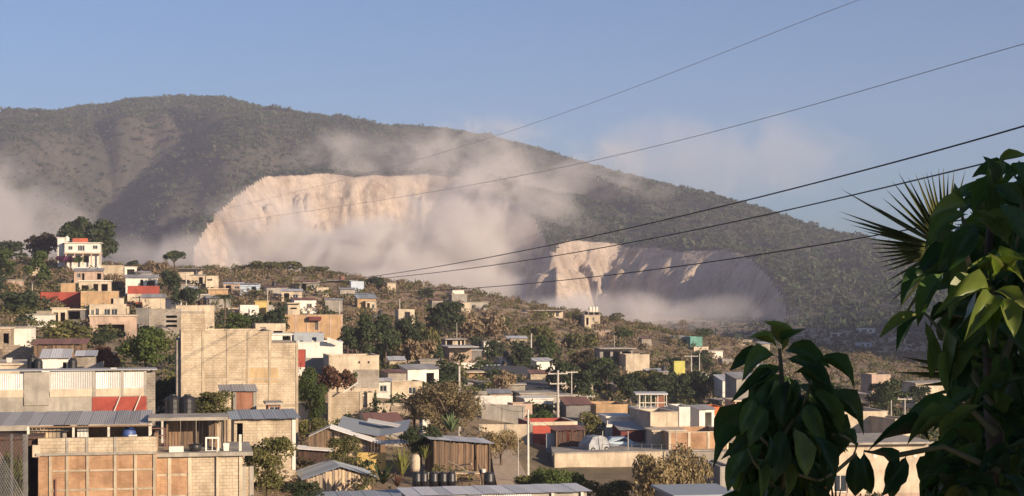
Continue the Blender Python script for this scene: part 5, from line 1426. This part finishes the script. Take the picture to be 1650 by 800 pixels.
T('broad_tree', 'green tree on the brown slope left of the long cream house', 'tree', 806, 532, 36, 26, GREEN_, 'round', None, 1000)
T('bush', 'olive brush patch below the long cream house', 'bush', 862, 548, 64, 26, OLIVE_, 'bush', None, 1300)
T('bush', 'olive brush patch left of the terrace with thin flat roof', 'bush', 936, 562, 60, 28, OLIVE_, 'bush', None, 1300)
T('broad_tree', 'green tree above the terrace with thin flat roof', 'tree', 1004, 552, 40, 26, GREEN_, 'round', None, 1000)
T('bush', 'dry golden brush patch right of the large round dark tree', 'bush', 762, 532, 58, 26, PALE_, 'bush', None, 1300)
T('broad_tree', 'dark green tree above the large round dark tree, near the crest', 'tree', 686, 484, 34, 22, DARK_, 'round', None, 900)
# small palm in front of the brick row
def palm(label, u, vb, Y, h_px, r_px, n=13, mat=DARK_):
    e = thing('palm_tree', label, 'palm tree', at(u, vb, Y)); k = Y / F; h = h_px * k; r = r_px * k
    MB().tube([(0, 0, -.5), (.1, 0, h * .5), (0, .05, h)], [.16, .12, .1], 8).build('trunk', BARK, e)
    for i in range(n):
        a = 6.283 * i / n + random.uniform(-.2, .2); L = r * random.uniform(.8, 1.1); up = random.uniform(.1, .75)
        b = MB(); P = [Vector((math.cos(a) * L * t, math.sin(a) * L * t, h + L * (up * t - .95 * t * t))) for t in np.linspace(0, 1, 7)]
        b.tube(P, [.03, .026, .022, .018, .014, .01, .005], 4, False)
        s = Vector((-math.sin(a), math.cos(a), 0))
        for j in range(1, 7):
            for f in (0, .5):
                p = P[j - 1].lerp(P[j], f); wd = L * .24 * (1.1 - j / 8)
                for sg in (-1, 1):
                    q = p + s * sg * wd + Vector((0, 0, -wd * .55)); d = (P[j] - P[j - 1]) * .3
                    b.quad([p - d * .5, p + d * .5, q + d, q + d * .7])
        b.build('frond', mat, e)
    return e
palm('palm with dark drooping fronds left of the yellow house', 362, 520, 234, 42, 30)
# agave and yucca in the shanty
def rosette(name, label, u, vb, Y, L, n, mat, spread=.9, wid=.07, stalk=0):
    e = thing(name, label, 'plant', at(u, vb, Y))
    for i in range(n):
        a = i * 2.4; up = .35 + .6 * ((i * 7) % n) / n; l = L * random.uniform(.8, 1.1)
        d = Vector((math.cos(a) * spread * (1.2 - up), math.sin(a) * spread * (1.2 - up), up)).normalized() * l
        s = Vector((-math.sin(a), math.cos(a), 0)) * wid
        b = MB(); m_ = d * .5 + Vector((0, 0, .06 * l))
        b.quad([-s * .6, s * .6, m_ + s, m_ - s]); b.quad([m_ - s, m_ + s, d])
        b.build('blade', mat, e)
    if stalk: MB().tube([(0, 0, 0), (0, 0, stalk)], [.05, .03], 6).build('stalk', PALEWOOD, e)
    return e
rosette('agave_plant', 'spiky blue-green agave in front of the big dry tree', 727, 696, 140, 1.9, 16, leafy('agave', [(0, (.07, .11, .05)), (1, (.16, .22, .1))], .5, 0), .9, .13, 0)
rosette('reed_clump', 'yellow-green reed clump beside the pale barrel', 648, 768, 114, 2.1, 40, YGREEN_, .5, .05)
rosette('reed_clump', 'smaller yellow-green reeds between barrel and dark tree', 684, 742, 120, 1.2, 22, YGREEN_, .5, .04)
rosette('banana_plant', 'dark broad-bladed plant left of the reed clump', 617, 780, 112, 1.7, 14, DARK_, .7, .16)
rosette('shrub', 'reddish dry reeds at the foot of the reed clump', 640, 785, 111, 1.1, 26, REDD_, .9, .05)
# columnar cactus / cypress
for i, (u, vt, vb, Y) in enumerate(((605, 622, 668, 172), (631, 640, 668, 170))):
    T('cypress', ('dark slim cypress above the shanty', 'short slim cypress right of the taller one')[i], 'tree', u, vb, 12, vb - vt, DARK_, 'tall', Y, 500, .12)

# dry scrub between the houses: one mass of small bushes
def scrub_mass(name, label, n, mat, seed, rmin, rmax, leaves, size, cond):
    rng = np.random.default_rng(seed); foot = np.array(FOOT); Vs, Fs, off = [], [], 0; c = 0; tries = 0
    while c < n and tries < n * 12:
        tries += 1
        u = rng.uniform(-140, 1800); Y = 108 + 520 * rng.random() ** .75
        if not cond(u, Y, rng): continue
        x = (u - CU) / F * Y
        if (np.hypot(foot[:, 0] - x, foot[:, 1] - Y) < foot[:, 2]).any(): continue
        z = float(ground_z(u, Y)); r = rng.uniform(rmin, rmax)
        if Y < 200 and rng.random() < .55: continue
        if 770 < u < 1190 and 100 < Y < 200 and rng.random() < .93: continue
        q_ = min(1, max(.42, Y / 260)); lv = int(leaves / q_ ** 1.5)
        lob = [(x + rng.uniform(-.6, .6) * r, Y + rng.uniform(-.6, .6) * r, z + r * rng.uniform(.2, .7), r * rng.uniform(.35, .6)) for _ in range(4)]
        V, F4 = leaf_cloud(rng, lob, lv, size * q_ * r ** .5, .2)
        Vs.append(V); Fs.append(F4 + off); off += len(V); c += 1
    o = put(name, np_mesh(name, np.concatenate(Vs), np.concatenate(Fs), mat))
    tag(o, label, 'scrub'); o['kind'] = 'stuff'
scrub_mass('dry_scrub', 'brown leafless scrub covering the town slope', 4600, DRY_, 3, .8, 2.3, 50, .2, lambda u, Y, r: r.random() < (.25 + .75 * (Y > 280)))
scrub_mass('green_scrub', 'olive green bushes scattered over the town slope', 2600, OLIVE_, 4, .8, 2.5, 52, .2, lambda u, Y, r: True)
scrub_mass('dark_scrub', 'dark green bushes scattered between the houses', 700, DARK_, 5, .8, 2.4, 70, .2, lambda u, Y, r: Y < 350)
# scrub in the valley beyond
rng = np.random.default_rng(8); n = 6000
u = rng.uniform(-100, 1800, n); Y = rng.uniform(560, 1250, n); P = np.stack([(u - CU) / F * Y, Y, ground_z(u, Y)], -1)
struct(tag(put('valley_scrub', blob_mass('valley_scrub', P, rng.gamma(4, .4, n).clip(.6, 4), M_SCRUB)), 'scrub and trees over the hazy valley floor', 'scrub'), 'stuff')
# ------------------------------------------------------------------ power lines
def wire(label, pts, r, mat=WIREM, Ya=38., Yb=300., uL=300):
    us = np.array([p[0] for p in pts][::-1], float); vs = np.array([p[1] for p in pts][::-1], float)
    uu = np.linspace(us[0], us[-1], 60)
    co = np.polyfit((us - 1000) / 500, vs, min(4, len(us) - 1)); vv = np.polyval(co, (uu - 1000) / 500)
    inv = 1 / Yb + (uu - uL) / (1660 - uL) * (1 / Ya - 1 / Yb)
    P = [at(u, v, 1 / i) for u, v, i in zip(uu, vv, inv)]
    P.append(P[-1] + (P[-1] - P[-2]).normalized() * 32)
    o = MB().tube(P, r, 6, False).build('power_line', mat, None, smooth=True)
    return tag(o, label, 'power line', 'power lines')
GREYW = plain('weathered_cable', (.62, .58, .58), .6)
wire('topmost power line, leaving through the upper edge of the picture', ((1395, -4), (1200, 72), (1000, 149), (850, 202), (740, 238), (640, 268), (540, 293), (400, 328), (185, 380)), .009, GREYW, 45, 410, 185)
wire('second power line from the top, crossing the sky', ((1670, 65), (1480, 122), (1300, 170), (1000, 250), (800, 291), (600, 325), (450, 347), (300, 368), (180, 386)), .01, GREYW, 38, 408, 180)
wire('third power line, the upper of the thick dark pair', ((1670, 198), (1480, 250), (1300, 300), (1000, 371), (800, 412), (600, 446), (450, 463), (300, 469)), .022)
wire('fourth power line, the lower of the thick dark pair', ((1670, 243), (1480, 291), (1300, 330), (1000, 395), (800, 427), (600, 450), (430, 461), (270, 463)), .02)
wire('lowest power line, running behind the palm leaves', ((1600, 345), (1405, 382), (1200, 413), (1000, 441), (750, 467), (600, 474), (450, 475), (300, 474)), .019)
pole('tall dark pole holding the power lines, left of the orange cottage', 300, 440, 492, 300, .13, ((.3, 2.2, 30),))

# thin service cables sagging between the poles and houses
for lab, (u0, v0, Y0), (u1, v1, Y1), sag in (
        ('service cable from the tall concrete pole to the slim arm pole', (899, 600, 200), (946, 640, 205), 1.0),
        ('service cable from the tall concrete pole towards the dry tree pole', (899, 601, 200), (740, 596, 160), 1.6),
        ('service cable from the tall concrete pole to the pale slope pole', (899, 598, 200), (856, 540, 300), 2.0),
        ('service cable from the slim arm pole to the pergola', (946, 640, 205), (1030, 640, 188), .8),
        ('service cable from the white pole to the dry tree pole', (851, 662, 128), (740, 600, 160), 1.2),
        ('service cable from the white pole to the thin yard post', (851, 663, 128), (971, 696, 162), 1.0),
        ('service cable from the crossarm pole down to the slim sprig pole', (1114, 575, 330), (1191, 636, 190), 2.0),
        ('service cable between the two poles above the grove', (1114, 574, 330), (1127, 572, 345), .6),
        ('service cable from the centre slope pole to the brick row pole', (431, 472, 290), (547, 488, 330), 1.6),
        ('service cable over the roofs left of the block house', (259, 482, 285), (138, 490, 262), 1.3),
        ('service cable from the red-walled house pole to the porch post', (52, 459, 310), (138, 489, 262), 1.4),
        ('service cable between the poles seen through the leaves', (1436, 647, 184), (1458, 644, 186), .3)):
    A, B = at(u0, v0, Y0), at(u1, v1, Y1)
    P = [A.lerp(B, t) - Vector((0, 0, 4 * sag * t * (1 - t))) for t in np.linspace(0, 1, 14)]
    tag(MB().tube(P, .014, 5, False).build('service_cable', WIREM), lab, 'cable', 'service cables over the town')

# ------------------------------------------------------------------ leafy trees in front of the camera
m_leaf, nt, p = nodes_of('glossy_leaf')
geo = N(nt, 'ShaderNodeNewGeometry'); oi = N(nt, 'ShaderNodeObjectInfo'); uvn = N(nt, 'ShaderNodeUVMap')
c = ramp(nt, oi.outputs['Random'], [(0, (.03, .066, .028)), (.5, (.06, .112, .04)), (.8, (.105, .165, .05)), (.97, (.17, .2, .06)), (1, (.22, .17, .06))])
nz = noise(nt, 30, 3, .6, geo.outputs['Position'])
c2 = mixc(nt, .5, c.outputs[0], ramp(nt, nz.outputs[0], [(.3, (.55,) * 3), (.7, (1.1,) * 3)]).outputs[0], 'MULTIPLY')
sep = N(nt, 'ShaderNodeSeparateXYZ'); nt.links.new(uvn.outputs[0], sep.inputs[0])
ab = N(nt, 'ShaderNodeMath', operation='ABSOLUTE'); nt.links.new(sep.outputs[1], ab.inputs[0])
rib = ramp(nt, ab.outputs[0], [(.0, (1, 1, 1)), (.07, (0, 0, 0))])
rb = N(nt, 'ShaderNodeMath', operation='MULTIPLY'); nt.links.new(rib.outputs[0], rb.inputs[0]); rb.inputs[1].default_value = .35
c3 = mixc(nt, rb.outputs[0], c2, (.1, .13, .05))
nt.links.new(c3, p.inputs['Base Color']); p.inputs['Roughness'].default_value = .4; p.inputs['Specular IOR Level'].default_value = .3
tr = N(nt, 'ShaderNodeBsdfTranslucent'); nt.links.new(mixc(nt, 1.0, c3, (1.2, 1.6, .6), 'MULTIPLY'), tr.inputs['Color'])
mx = N(nt, 'ShaderNodeMixShader'); mx.inputs[0].default_value = .3
nt.links.new(p.outputs[0], mx.inputs[1]); nt.links.new(tr.outputs[0], mx.inputs[2]); nt.links.new(mx.outputs[0], nt.nodes['Material Output'].inputs['Surface'])
STEMM = plain('green_stem', (.13, .12, .05), .7)

def leaf_arrays(arch, fold, wave, curl):
    """one leaf from (0,0,0) to (1,0,0), unit half width at its widest"""
    ts = [0, .06, .2, .4, .6, .8, .92, 1.0]; ws = [.03, .08, .62, .96, 1.0, .7, .3, .02]
    V, UV, Fq = [], [], []
    for t, w in zip(ts, ws):
        for s in (-1, -.55, 0, .55, 1):
            V.append((t, s * w * (1 - .12 * curl * t), 4 * arch * t * (1 - t) + fold * abs(s) * w + wave * math.sin(t * 9 + s * 2) * w - curl * .25 * max(0, t - .6) ** 1.5)); UV.append((t, s))
    for i in range(len(ts) - 1):
        for j in range(4): Fq.append((i * 5 + j, i * 5 + j + 1, i * 5 + j + 6, i * 5 + j + 5))
    return V, UV, Fq
LEAVES = []
for arch, fold, wave, curl in ((.10, .25, .05, 0), (.2, .3, .06, 1), (.14, .18, .1, .5), (.26, .3, .05, 1.3), (.06, .35, .08, .3)):
    V, UV, Fq = leaf_arrays(arch, fold, wave, curl); b = MB(); b.v, b.f = V, Fq; b.uv = [UV[k] for f in Fq for k in f]
    LEAVES.append((b.mesh('leaf', m_leaf, True), np.array(V), np.array(Fq)))

def leaf_matrix(B, Tp, hw, up):
    x = (Tp - B); L = x.length; x.normalize()
    y = up.cross(x)
    if y.length < 1e-3: y = Vector((0, 0, 1)).cross(x)
    y.normalize(); z = x.cross(y)
    M = Matrix((( x.x * L, y.x * hw, z.x * L, B.x), (x.y * L, y.y * hw, z.y * L, B.y), (x.z * L, y.z * hw, z.z * L, B.z), (0, 0, 0, 1)))
    return M
rl = random.Random(5)
def leaf(parent, B, Tp, hw, up=None):
    up = up or Vector((rl.uniform(-.4, .4), -.75 + rl.uniform(-.3, .3), rl.uniform(.3, .9)))
    me = rl.choice(LEAVES)[0]
    o = put('leaf', me, parent)
    o.matrix_local = leaf_matrix(B, Tp, hw, up)
    return o
def pleaf(parent, u0, v0, u1, v1, wpx, Y, dy=0.0):
    B, Tp = at(u0, v0, Y), at(u1, v1, Y - dy - rl.uniform(0, .08))
    return leaf(parent, B - parent.location, Tp - parent.location, wpx * .39 / F * Y)
def whorl(parent, c, n, L, spread=1.0, droop=.5, rnd=rl):
    for i in range(n):
        a = i * 2.4 + rnd.uniform(-.3, .3); l = L * rnd.uniform(.75, 1.15)
        d = Vector((math.cos(a) * spread, math.sin(a) * spread, rnd.uniform(.1, .5) - droop * rnd.uniform(.5, 1.6))).normalized() * l
        b0 = c + Vector((math.cos(a), math.sin(a), 0)) * .025
        leaf(parent, b0, b0 + d, l * rnd.uniform(.15, .2))

def in_poly(u, v, poly):
    k = False
    for (x1, y1), (x2, y2) in zip(poly, poly[1:] + poly[:1]):
        if (y1 > v) != (y2 > v) and u < (x2 - x1) * (v - y1) / (y2 - y1) + x1: k = not k
    return k

# the young tree in the middle right
ta = thing('young_leafy_tree', 'dark broad-leaved young tree reaching up in front of the town, right of centre', 'tree', at(1262, 1700, 5.0))
o0 = ta.location
S = [at(1262, 1700, 5.0), at(1268, 1200, 5.05), at(1258, 900, 5.0), at(1265, 740, 5.0), at(1262, 640, 5.0), at(1256, 562, 5.0)]
MB().tube([q - o0 for q in S], [.03, .026, .018, .012, .009, .005], 8).build('trunk', STEMM, ta, smooth=True)
for q in (((1264, 740), (1225, 705), (1202, 700)), ((1264, 700), (1300, 640), (1310, 600)), ((1265, 760), (1320, 775), (1345, 762), (1376, 735), (1381, 716), (1360, 703), (1340, 700)), ((1262, 800), (1215, 745), (1205, 722))):
    MB().tube([at(a, b_, 5.0) - o0 for a, b_ in q], [.006] * (len(q) - 1) + [.003], 6).build('branch', STEMM, ta, smooth=True)
for q in ((1260, 568, 1232, 518, 30), (1252, 560, 1205, 545, 20), (1262, 556, 1296, 531, 22), (1243, 570, 1176, 598, 36), (1252, 574, 1196, 612, 42), (1264, 566, 1338, 592, 42), (1308, 584, 1379, 625, 30), (1268, 578, 1322, 594, 26), (1250, 592, 1178, 648, 24), (1262, 590, 1206, 645, 38), (1278, 600, 1343, 631, 28), (1302, 622, 1357, 702, 36), (1203, 700, 1149, 750, 36), (1216, 640, 1194, 702, 34), (1290, 600, 1326, 664, 46), (1206, 722, 1172, 792, 36), (1218, 738, 1226, 806, 30), (1240, 700, 1222, 764, 34), (1270, 610, 1262, 690, 44), (1250, 610, 1228, 690, 46), (1300, 650, 1330, 722, 40), (1345, 702, 1382, 722, 16), (1335, 716, 1367, 728, 16), (1280, 690, 1300, 770, 44), (1310, 700, 1345, 770, 34), (1256, 690, 1246, 780, 46), (1232, 650, 1206, 722, 40), (1300, 612, 1340, 640, 26)):
    pleaf(ta, *q, 4.95 + rl.uniform(-.12, .12))
polyA = [(1222, 670), (1240, 640), (1285, 640), (1315, 670), (1330, 720), (1320, 800), (1350, 830), (1180, 830), (1205, 740), (1210, 690)]
k = 0
while k < 90:
    u, v = rl.uniform(1180, 1350), rl.uniform(600, 835)
    if not in_poly(u, v, polyA) or (1308 < u < 1326 and 728 < v < 785): continue
    Y = rl.uniform(5.0, 5.35); B = at(u, v - 30, Y); a = rl.uniform(0, 6.28); L = rl.uniform(.1, .155)
    d = Vector((math.cos(a) * .5, math.sin(a) * .35, -.8)).normalized() * L
    leaf(ta, B - o0, B + d - o0, L * rl.uniform(.13, .18)); k += 1

# the tree at the right edge
tb = thing('leafy_tree', 'large dark broad-leaved tree with a sunlit spray filling the right edge', 'tree', at(1640, 3000, 6.0))
o1 = tb.location
MB().tube([q - o1 for q in (at(1640, 3000, 6.0), at(1650, 1500, 6.0), at(1620, 900, 6.0), at(1600, 650, 6.0), at(1590, 480, 5.9), at(1598, 300, 5.8))], [.09, .07, .05, .035, .02, .008], 8).build('trunk', BARK, tb, smooth=True)
for q in (((1600, 650), (1540, 560), (1490, 505)), ((1605, 700), (1560, 655), (1500, 640)), ((1610, 760), (1520, 720), (1440, 735), (1392, 727)), ((1590, 500), (1560, 400), (1548, 335)), ((1600, 560), (1598, 478), (1596, 440)), ((1610, 600), (1640, 520), (1660, 430)), ((1600, 500), (1640, 380), (1655, 270))):
    MB().tube([at(a, b_, 5.7) - o1 for a, b_ in q], [.016] + [.01] * (len(q) - 2) + [.004], 6).build('branch', STEMM, tb, smooth=True)
for q in ((1602, 300, 1584, 252, 28), (1608, 264, 1655, 250, 24), (1592, 342, 1590, 284, 44), (1560, 332, 1498, 352, 38), (1548, 335, 1538, 296, 26), (1560, 346, 1496, 400, 52), (1572, 360, 1528, 436, 54), (1540, 400, 1478, 446, 40), (1502, 440, 1451, 492, 32), (1520, 440, 1478, 524, 42), (1482, 506, 1416, 546, 24), (1484, 508, 1444, 563, 30), (1490, 516, 1500, 612, 30), (1512, 518, 1524, 628, 36), (1540, 530, 1540, 652, 44), (1552, 560, 1530, 646, 40), (1546, 654, 1458, 672, 50), (1542, 664, 1462, 716, 30), (1500, 714, 1400, 722, 24), (1392, 727, 1404, 796, 40), (1400, 728, 1446, 770, 30), (1440, 735, 1436, 806, 40), (1460, 735, 1420, 800, 34), (1380, 730, 1378, 800, 44), (1604, 300, 1650, 330, 40), (1610, 330, 1655, 390, 50), (1560, 400, 1560, 480, 50), (1620, 262, 1590, 300, 34), (1640, 260, 1660, 300, 34)):
    pleaf(tb, *q, 5.6 + rl.uniform(-.15, .15))
# the sunlit spray: sunlight put into a paler yellow-green leaf colour
m_sunlit = m_leaf.copy(); m_sunlit.name = 'sunlit_leaf'
for e_, c_ in zip([n_ for n_ in m_sunlit.node_tree.nodes if n_.type == 'VALTORGB' and len(n_.color_ramp.elements) == 5][0].color_ramp.elements, ((.09, .13, .03), (.13, .17, .04), (.17, .2, .05), (.2, .22, .06), (.24, .25, .08))): e_.color = (*c_, 1)
LEAFD = [q[0] for q in LEAVES]; LIT_LEAVES = []
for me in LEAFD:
    c_ = me.copy(); c_.materials[0] = m_sunlit; LIT_LEAVES.append(c_)
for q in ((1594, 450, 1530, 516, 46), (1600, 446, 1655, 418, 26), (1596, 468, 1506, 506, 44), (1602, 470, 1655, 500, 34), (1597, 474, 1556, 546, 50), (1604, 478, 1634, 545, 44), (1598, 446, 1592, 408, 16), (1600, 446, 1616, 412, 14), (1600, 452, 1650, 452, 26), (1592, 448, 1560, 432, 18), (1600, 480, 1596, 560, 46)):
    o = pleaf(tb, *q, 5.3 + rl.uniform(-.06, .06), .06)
    o.data = LIT_LEAVES[LEAFD.index(o.data)]
polyB = [(1540, 365), (1580, 335), (1610, 305), (1670, 290), (1670, 830), (1480, 840), (1510, 740), (1540, 690), (1580, 640), (1560, 570), (1540, 500), (1535, 420)]
k = 0
while k < 205:
    u, v = rl.uniform(1430, 1670), rl.uniform(265, 835)
    if not in_poly(u, v, polyB): continue
    Y = rl.uniform(5.6, 6.5); B = at(u, v - 35, Y); a = rl.uniform(0, 6.28); L = rl.uniform(.14, .21)
    d = Vector((math.cos(a) * .7, math.sin(a) * .4, rl.uniform(-1.0, .1))).normalized() * L
    leaf(tb, B - o1, B + d - o1, L * rl.uniform(.14, .19)); k += 1
# leaves deeper inside the crowns, too many to count
def inner(parent, origin, poly, n, Y0, Y1, name):
    Vs, Fs, uvs, off = [], [], [], 0; c = 0
    while c < n:
        us = [q[0] for q in poly]; vs = [q[1] for q in poly]
        u, v = rl.uniform(min(us), max(us)), rl.uniform(min(vs), max(vs) + 60)
        if not in_poly(u, min(v, max(vs) - 5), poly): continue
        Y = rl.uniform(Y0, Y1); B = at(u, v - 30, Y) - origin; a = rl.uniform(0, 6.28); L = rl.uniform(.16, .25)
        d = Vector((math.cos(a) * .6, math.sin(a) * .4, rl.uniform(-1, -.1))).normalized() * L
        M = np.array(leaf_matrix(B, B + d, L * .19, Vector((rl.uniform(-.5, .5), -.7, rl.uniform(.2, .9)))))
        V, Fq = LEAVES[c % 5][1:]
        Vs.append((V @ M[:3, :3].T) + M[:3, 3]); Fs.append(Fq + off); off += len(V); c += 1
    o = put(name, np_mesh(name, np.concatenate(Vs), np.concatenate(Fs), m_leaf, True), parent); o['kind'] = 'stuff'
inner(tb, o1, [(q[0] + 12, q[1] + 12) for q in polyB], 420, 6.5, 7.6, 'inner_leaves')
inner(ta, o0, [(1225, 650), (1290, 630), (1315, 690), (1308, 730), (1306, 830), (1200, 830), (1222, 740)], 80, 5.35, 5.7, 'inner_leaves')

# ------------------------------------------------------------------ fan palm behind the right tree
PALML = leafy('palm_leaflet', [(0, (.03, .038, .014)), (.5, (.075, .085, .027)), (1, (.17, .165, .05))], 2.0, .3)
fp = thing('fan_palm', 'fan palm with stiff spiky leaflets behind the leafy tree', 'palm tree', at(1570, 2200, 9.5)); o2 = fp.location
MB().tube([q - o2 for q in (at(1570, 2200, 9.5), at(1575, 1400, 9.6), at(1580, 750, 9.6))], [.16, .13, .11], 10).build('trunk', BARK, fp, smooth=True)
def frond(hub, root, tips, Y, wpx):
    H, Rt = at(*hub, Y) - o2, at(*root, Y + .3) - o2
    f = MB().tube([Rt, Rt.lerp(H, .6) + Vector((0, 0, .06)), H], [.022, .018, .014], 6).build('frond_stalk', STEMM, fp, smooth=True)
    for (u, v) in tips:
        Tp = at(u, v, Y - rl.uniform(-.15, .25)) - o2; d = Tp - H; b0 = H + d * .1
        s = d.cross(Vector((0, 1, 0))).normalized() * (wpx / 2 / F * Y)
        n = Vector((0, 1, 0)) * (wpx * .35 / F * Y)
        m_ = H + d * .42; b = MB()
        for sg in (-1, 1):
            b.quad([b0, b0 + s * .5 * sg, m_ + s * sg - n, m_]); b.quad([m_, m_ + s * sg - n, Tp])
        b.build('leaflet', PALML, f)
frond((1522, 402), (1580, 760), [(1352, 303), (1426, 304), (1350, 340), (1351, 350), (1368, 362), (1388, 372), (1396, 392), (1404, 408), (1412, 424), (1420, 440), (1424, 456), (1428, 472), (1432, 490), (1440, 508), (1448, 526), (1446, 276), (1462, 284), (1464, 300), (1474, 278), (1486, 280), (1492, 276), (1512, 270), (1520, 268), (1538, 270), (1556, 272), (1405, 330), (1436, 545), (1450, 560), (1378, 356), (1392, 384), (1400, 400), (1408, 416), (1416, 432), (1436, 290), (1454, 292), (1480, 290), (1500, 274), (1528, 276), (1420, 318), (1384, 322)], 9.4, 6.5)
frond((1618, 610), (1580, 760), [(1452, 575), (1440, 600), (1470, 606), (1476, 622), (1484, 640), (1490, 654), (1500, 668), (1520, 680), (1545, 690), (1470, 590), (1490, 560), (1520, 545)], 9.0, 13)
frond((1345, 842), (1400, 1150), [(1318, 772), (1328, 764), (1338, 762), (1347, 768), (1310, 786), (1356, 780), (1300, 800), (1366, 792)], 7.5, 5)

# unseen wall added to shade the near leaves; its hole shapes the sun shaft
P0 = at(1592, 470, 5.32); tt = (3.6 - P0.x) / to_sun.x; hole = P0 + to_sun * tt
nw = thing('shade_wall', 'unseen grey wall added beside the camera to shade the leaves, with a light opening', 'wall', (3.6, 1.2, -6))
b = MB(); y0, y1, ya, yb = 0, 6.75, hole.y - 1.2 - .46, hole.y - 1.2 + .16; za, zb, zt = hole.z + 6 - .15, hole.z + 6 + .2, 7.55
for q in ((y0, ya, -.5, zt), (yb, y1, -.5, zt), (ya, yb, -.5, za), (ya, yb, zb, zt)): b.box(0, .2, q[0], q[1], q[2], q[3])
b.build('wall', GREY, nw); MB().box(-.06, .26, y0 - .05, y1 + .05, zt, zt + .1).build('coping', CONC, nw)
# ------------------------------------------------------------------ dust and haze
def dust_mat(name, dens, scale, t0, soft, amp, col, stretch=(1, 1, 1), seed=0.):
    m = bpy.data.materials.new(name); m.use_nodes = True
    nt = m.node_tree; nt.nodes.remove(nt.nodes['Principled BSDF'])
    pv = N(nt, 'ShaderNodeVolumePrincipled')
    pv.inputs['Color'].default_value = (*col, 1); pv.inputs['Anisotropy'].default_value = .0
    tc = N(nt, 'ShaderNodeTexCoord'); geo = N(nt, 'ShaderNodeNewGeometry')
    ln = N(nt, 'ShaderNodeVectorMath', operation='LENGTH'); nt.links.new(tc.outputs['Object'], ln.inputs[0])
    mp = N(nt, 'ShaderNodeMapping'); mp.inputs['Scale'].default_value = stretch; mp.inputs['Location'].default_value = (seed, seed * .7, seed * .3)
    nt.links.new(geo.outputs['Position'], mp.inputs['Vector'])
    n1 = noise(nt, scale, 6, .6, mp.outputs[0]); n1.inputs['Distortion'].default_value = .6
    # body = soft*(1-r) + amp*(noise-.5) - t0 : ragged wherever the noise wins over the distance from the middle
    a = N(nt, 'ShaderNodeMath', operation='MULTIPLY_ADD'); nt.links.new(ln.outputs['Value'], a.inputs[0])
    a.inputs[1].default_value = -soft; a.inputs[2].default_value = soft - t0 - amp * .5
    b = N(nt, 'ShaderNodeMath', operation='MULTIPLY_ADD'); nt.links.new(n1.outputs[0], b.inputs[0]); b.inputs[1].default_value = amp; nt.links.new(a.outputs[0], b.inputs[2])
    e = N(nt, 'ShaderNodeMapRange', interpolation_type='SMOOTHSTEP')
    e.inputs['From Min'].default_value = 0; e.inputs['From Max'].default_value = .6
    nt.links.new(b.outputs[0], e.inputs['Value'])
    rim = N(nt, 'ShaderNodeMapRange', interpolation_type='SMOOTHSTEP')
    rim.inputs['From Min'].default_value = 1.0; rim.inputs['From Max'].default_value = .55
    nt.links.new(ln.outputs['Value'], rim.inputs['Value'])
    g = N(nt, 'ShaderNodeMath', operation='MULTIPLY'); nt.links.new(e.outputs[0], g.inputs[0]); nt.links.new(rim.outputs[0], g.inputs[1])
    h = N(nt, 'ShaderNodeMath', operation='MULTIPLY'); nt.links.new(g.outputs[0], h.inputs[0]); h.inputs[1].default_value = dens
    nt.links.new(h.outputs[0], pv.inputs['Density'])
    nt.links.new(pv.outputs[0], nt.nodes['Material Output'].inputs['Volume'])
    m.cycles.volume_step_rate = .5
    return m

_dn = [0]
def dust(label, u, v, Y, ru, rv, ry, dens, scale=.02, t0=.1, soft=.8, amp=2.6, stretch=(1, 1, 1), rot=0, col=(.99, .95, .92)):
    bm = bmesh.new(); bmesh.ops.create_icosphere(bm, subdivisions=3, radius=1)
    me = bpy.data.meshes.new('dust_cloud'); bm.to_mesh(me); bm.free()
    _dn[0] += 1
    me.materials.append(dust_mat('dust', dens, scale, t0, soft, amp, col, stretch, 61. * _dn[0]))
    o = put('dust_cloud', me, None, at(u, v, Y), (0, rot, 0), (ru / F * Y, ry, rv / F * Y))
    tag(o, label, 'dust cloud', 'quarry dust')
    o['kind'] = 'stuff'

dust('dense pale dust billowing up from the floor of the large quarry', 650, 476, 1540, 340, 145, 85, .09, .02, -.02, 1.0, 3.0)
dust('brighter dust heaped over the quarry floor', 690, 500, 1480, 250, 85, 50, .12, .021, -.2, 1.2, 2.2)
dust('dust veiling the left cliff of the large quarry', 430, 415, 1540, 195, 130, 60, .034, .024, .1, .8, 3.0)
dust('dust veiling the right half of the large quarry', 770, 375, 1570, 210, 155, 75, .03, .019, .05, .9, 2.8)
dust('thin dust drifting over the top rim of the large quarry', 680, 262, 1770, 290, 80, 80, .012, .021, .15, .7, 3.2, (1, 1, 1.4))
dust('thin dust trailing right along the mountain crest', 880, 268, 1830, 310, 90, 100, .009, .017, .15, .7, 3.2, (1, 1, 1.4), .25)
dust('dust lying low over the slope at the far left', -10, 370, 1430, 210, 150, 90, .014, .015, .1, .8, 2.6)
dust('low dust spilling left of the large quarry', 270, 425, 1420, 210, 70, 70, .014, .019, .05, .8, 2.8)
dust('bright dust rolling along the foot of the smaller quarry', 970, 515, 1230, 210, 58, 45, .04, .024, .05, .9, 2.8)
dust('thin dust at the foot of the shaded quarry face', 1150, 503, 1090, 190, 40, 40, .01, .024, .1, .8, 3.0)
dust('faint dust drifting in the sky right of the summit', 1130, 262, 2000, 360, 110, 120, .004, .012, .1, .8, 2.4)

b = MB(); b.box(-1600, 1700, -160, 3050, -52, 330)
m = bpy.data.materials.new('haze_air'); m.use_nodes = True
nt = m.node_tree; nt.nodes.remove(nt.nodes['Principled BSDF'])
pv = N(nt, 'ShaderNodeVolumePrincipled')
pv.inputs['Color'].default_value = (.78, .8, 1.0, 1)
pv.inputs['Density'].default_value = .00016
pv.inputs['Anisotropy'].default_value = .1
nt.links.new(pv.outputs[0], nt.nodes['Material Output'].inputs['Volume'])
o = b.build('haze', m)
o['kind'] = 'stuff'
tag(o, 'thin blue haze filling the air over the valley', 'haze')
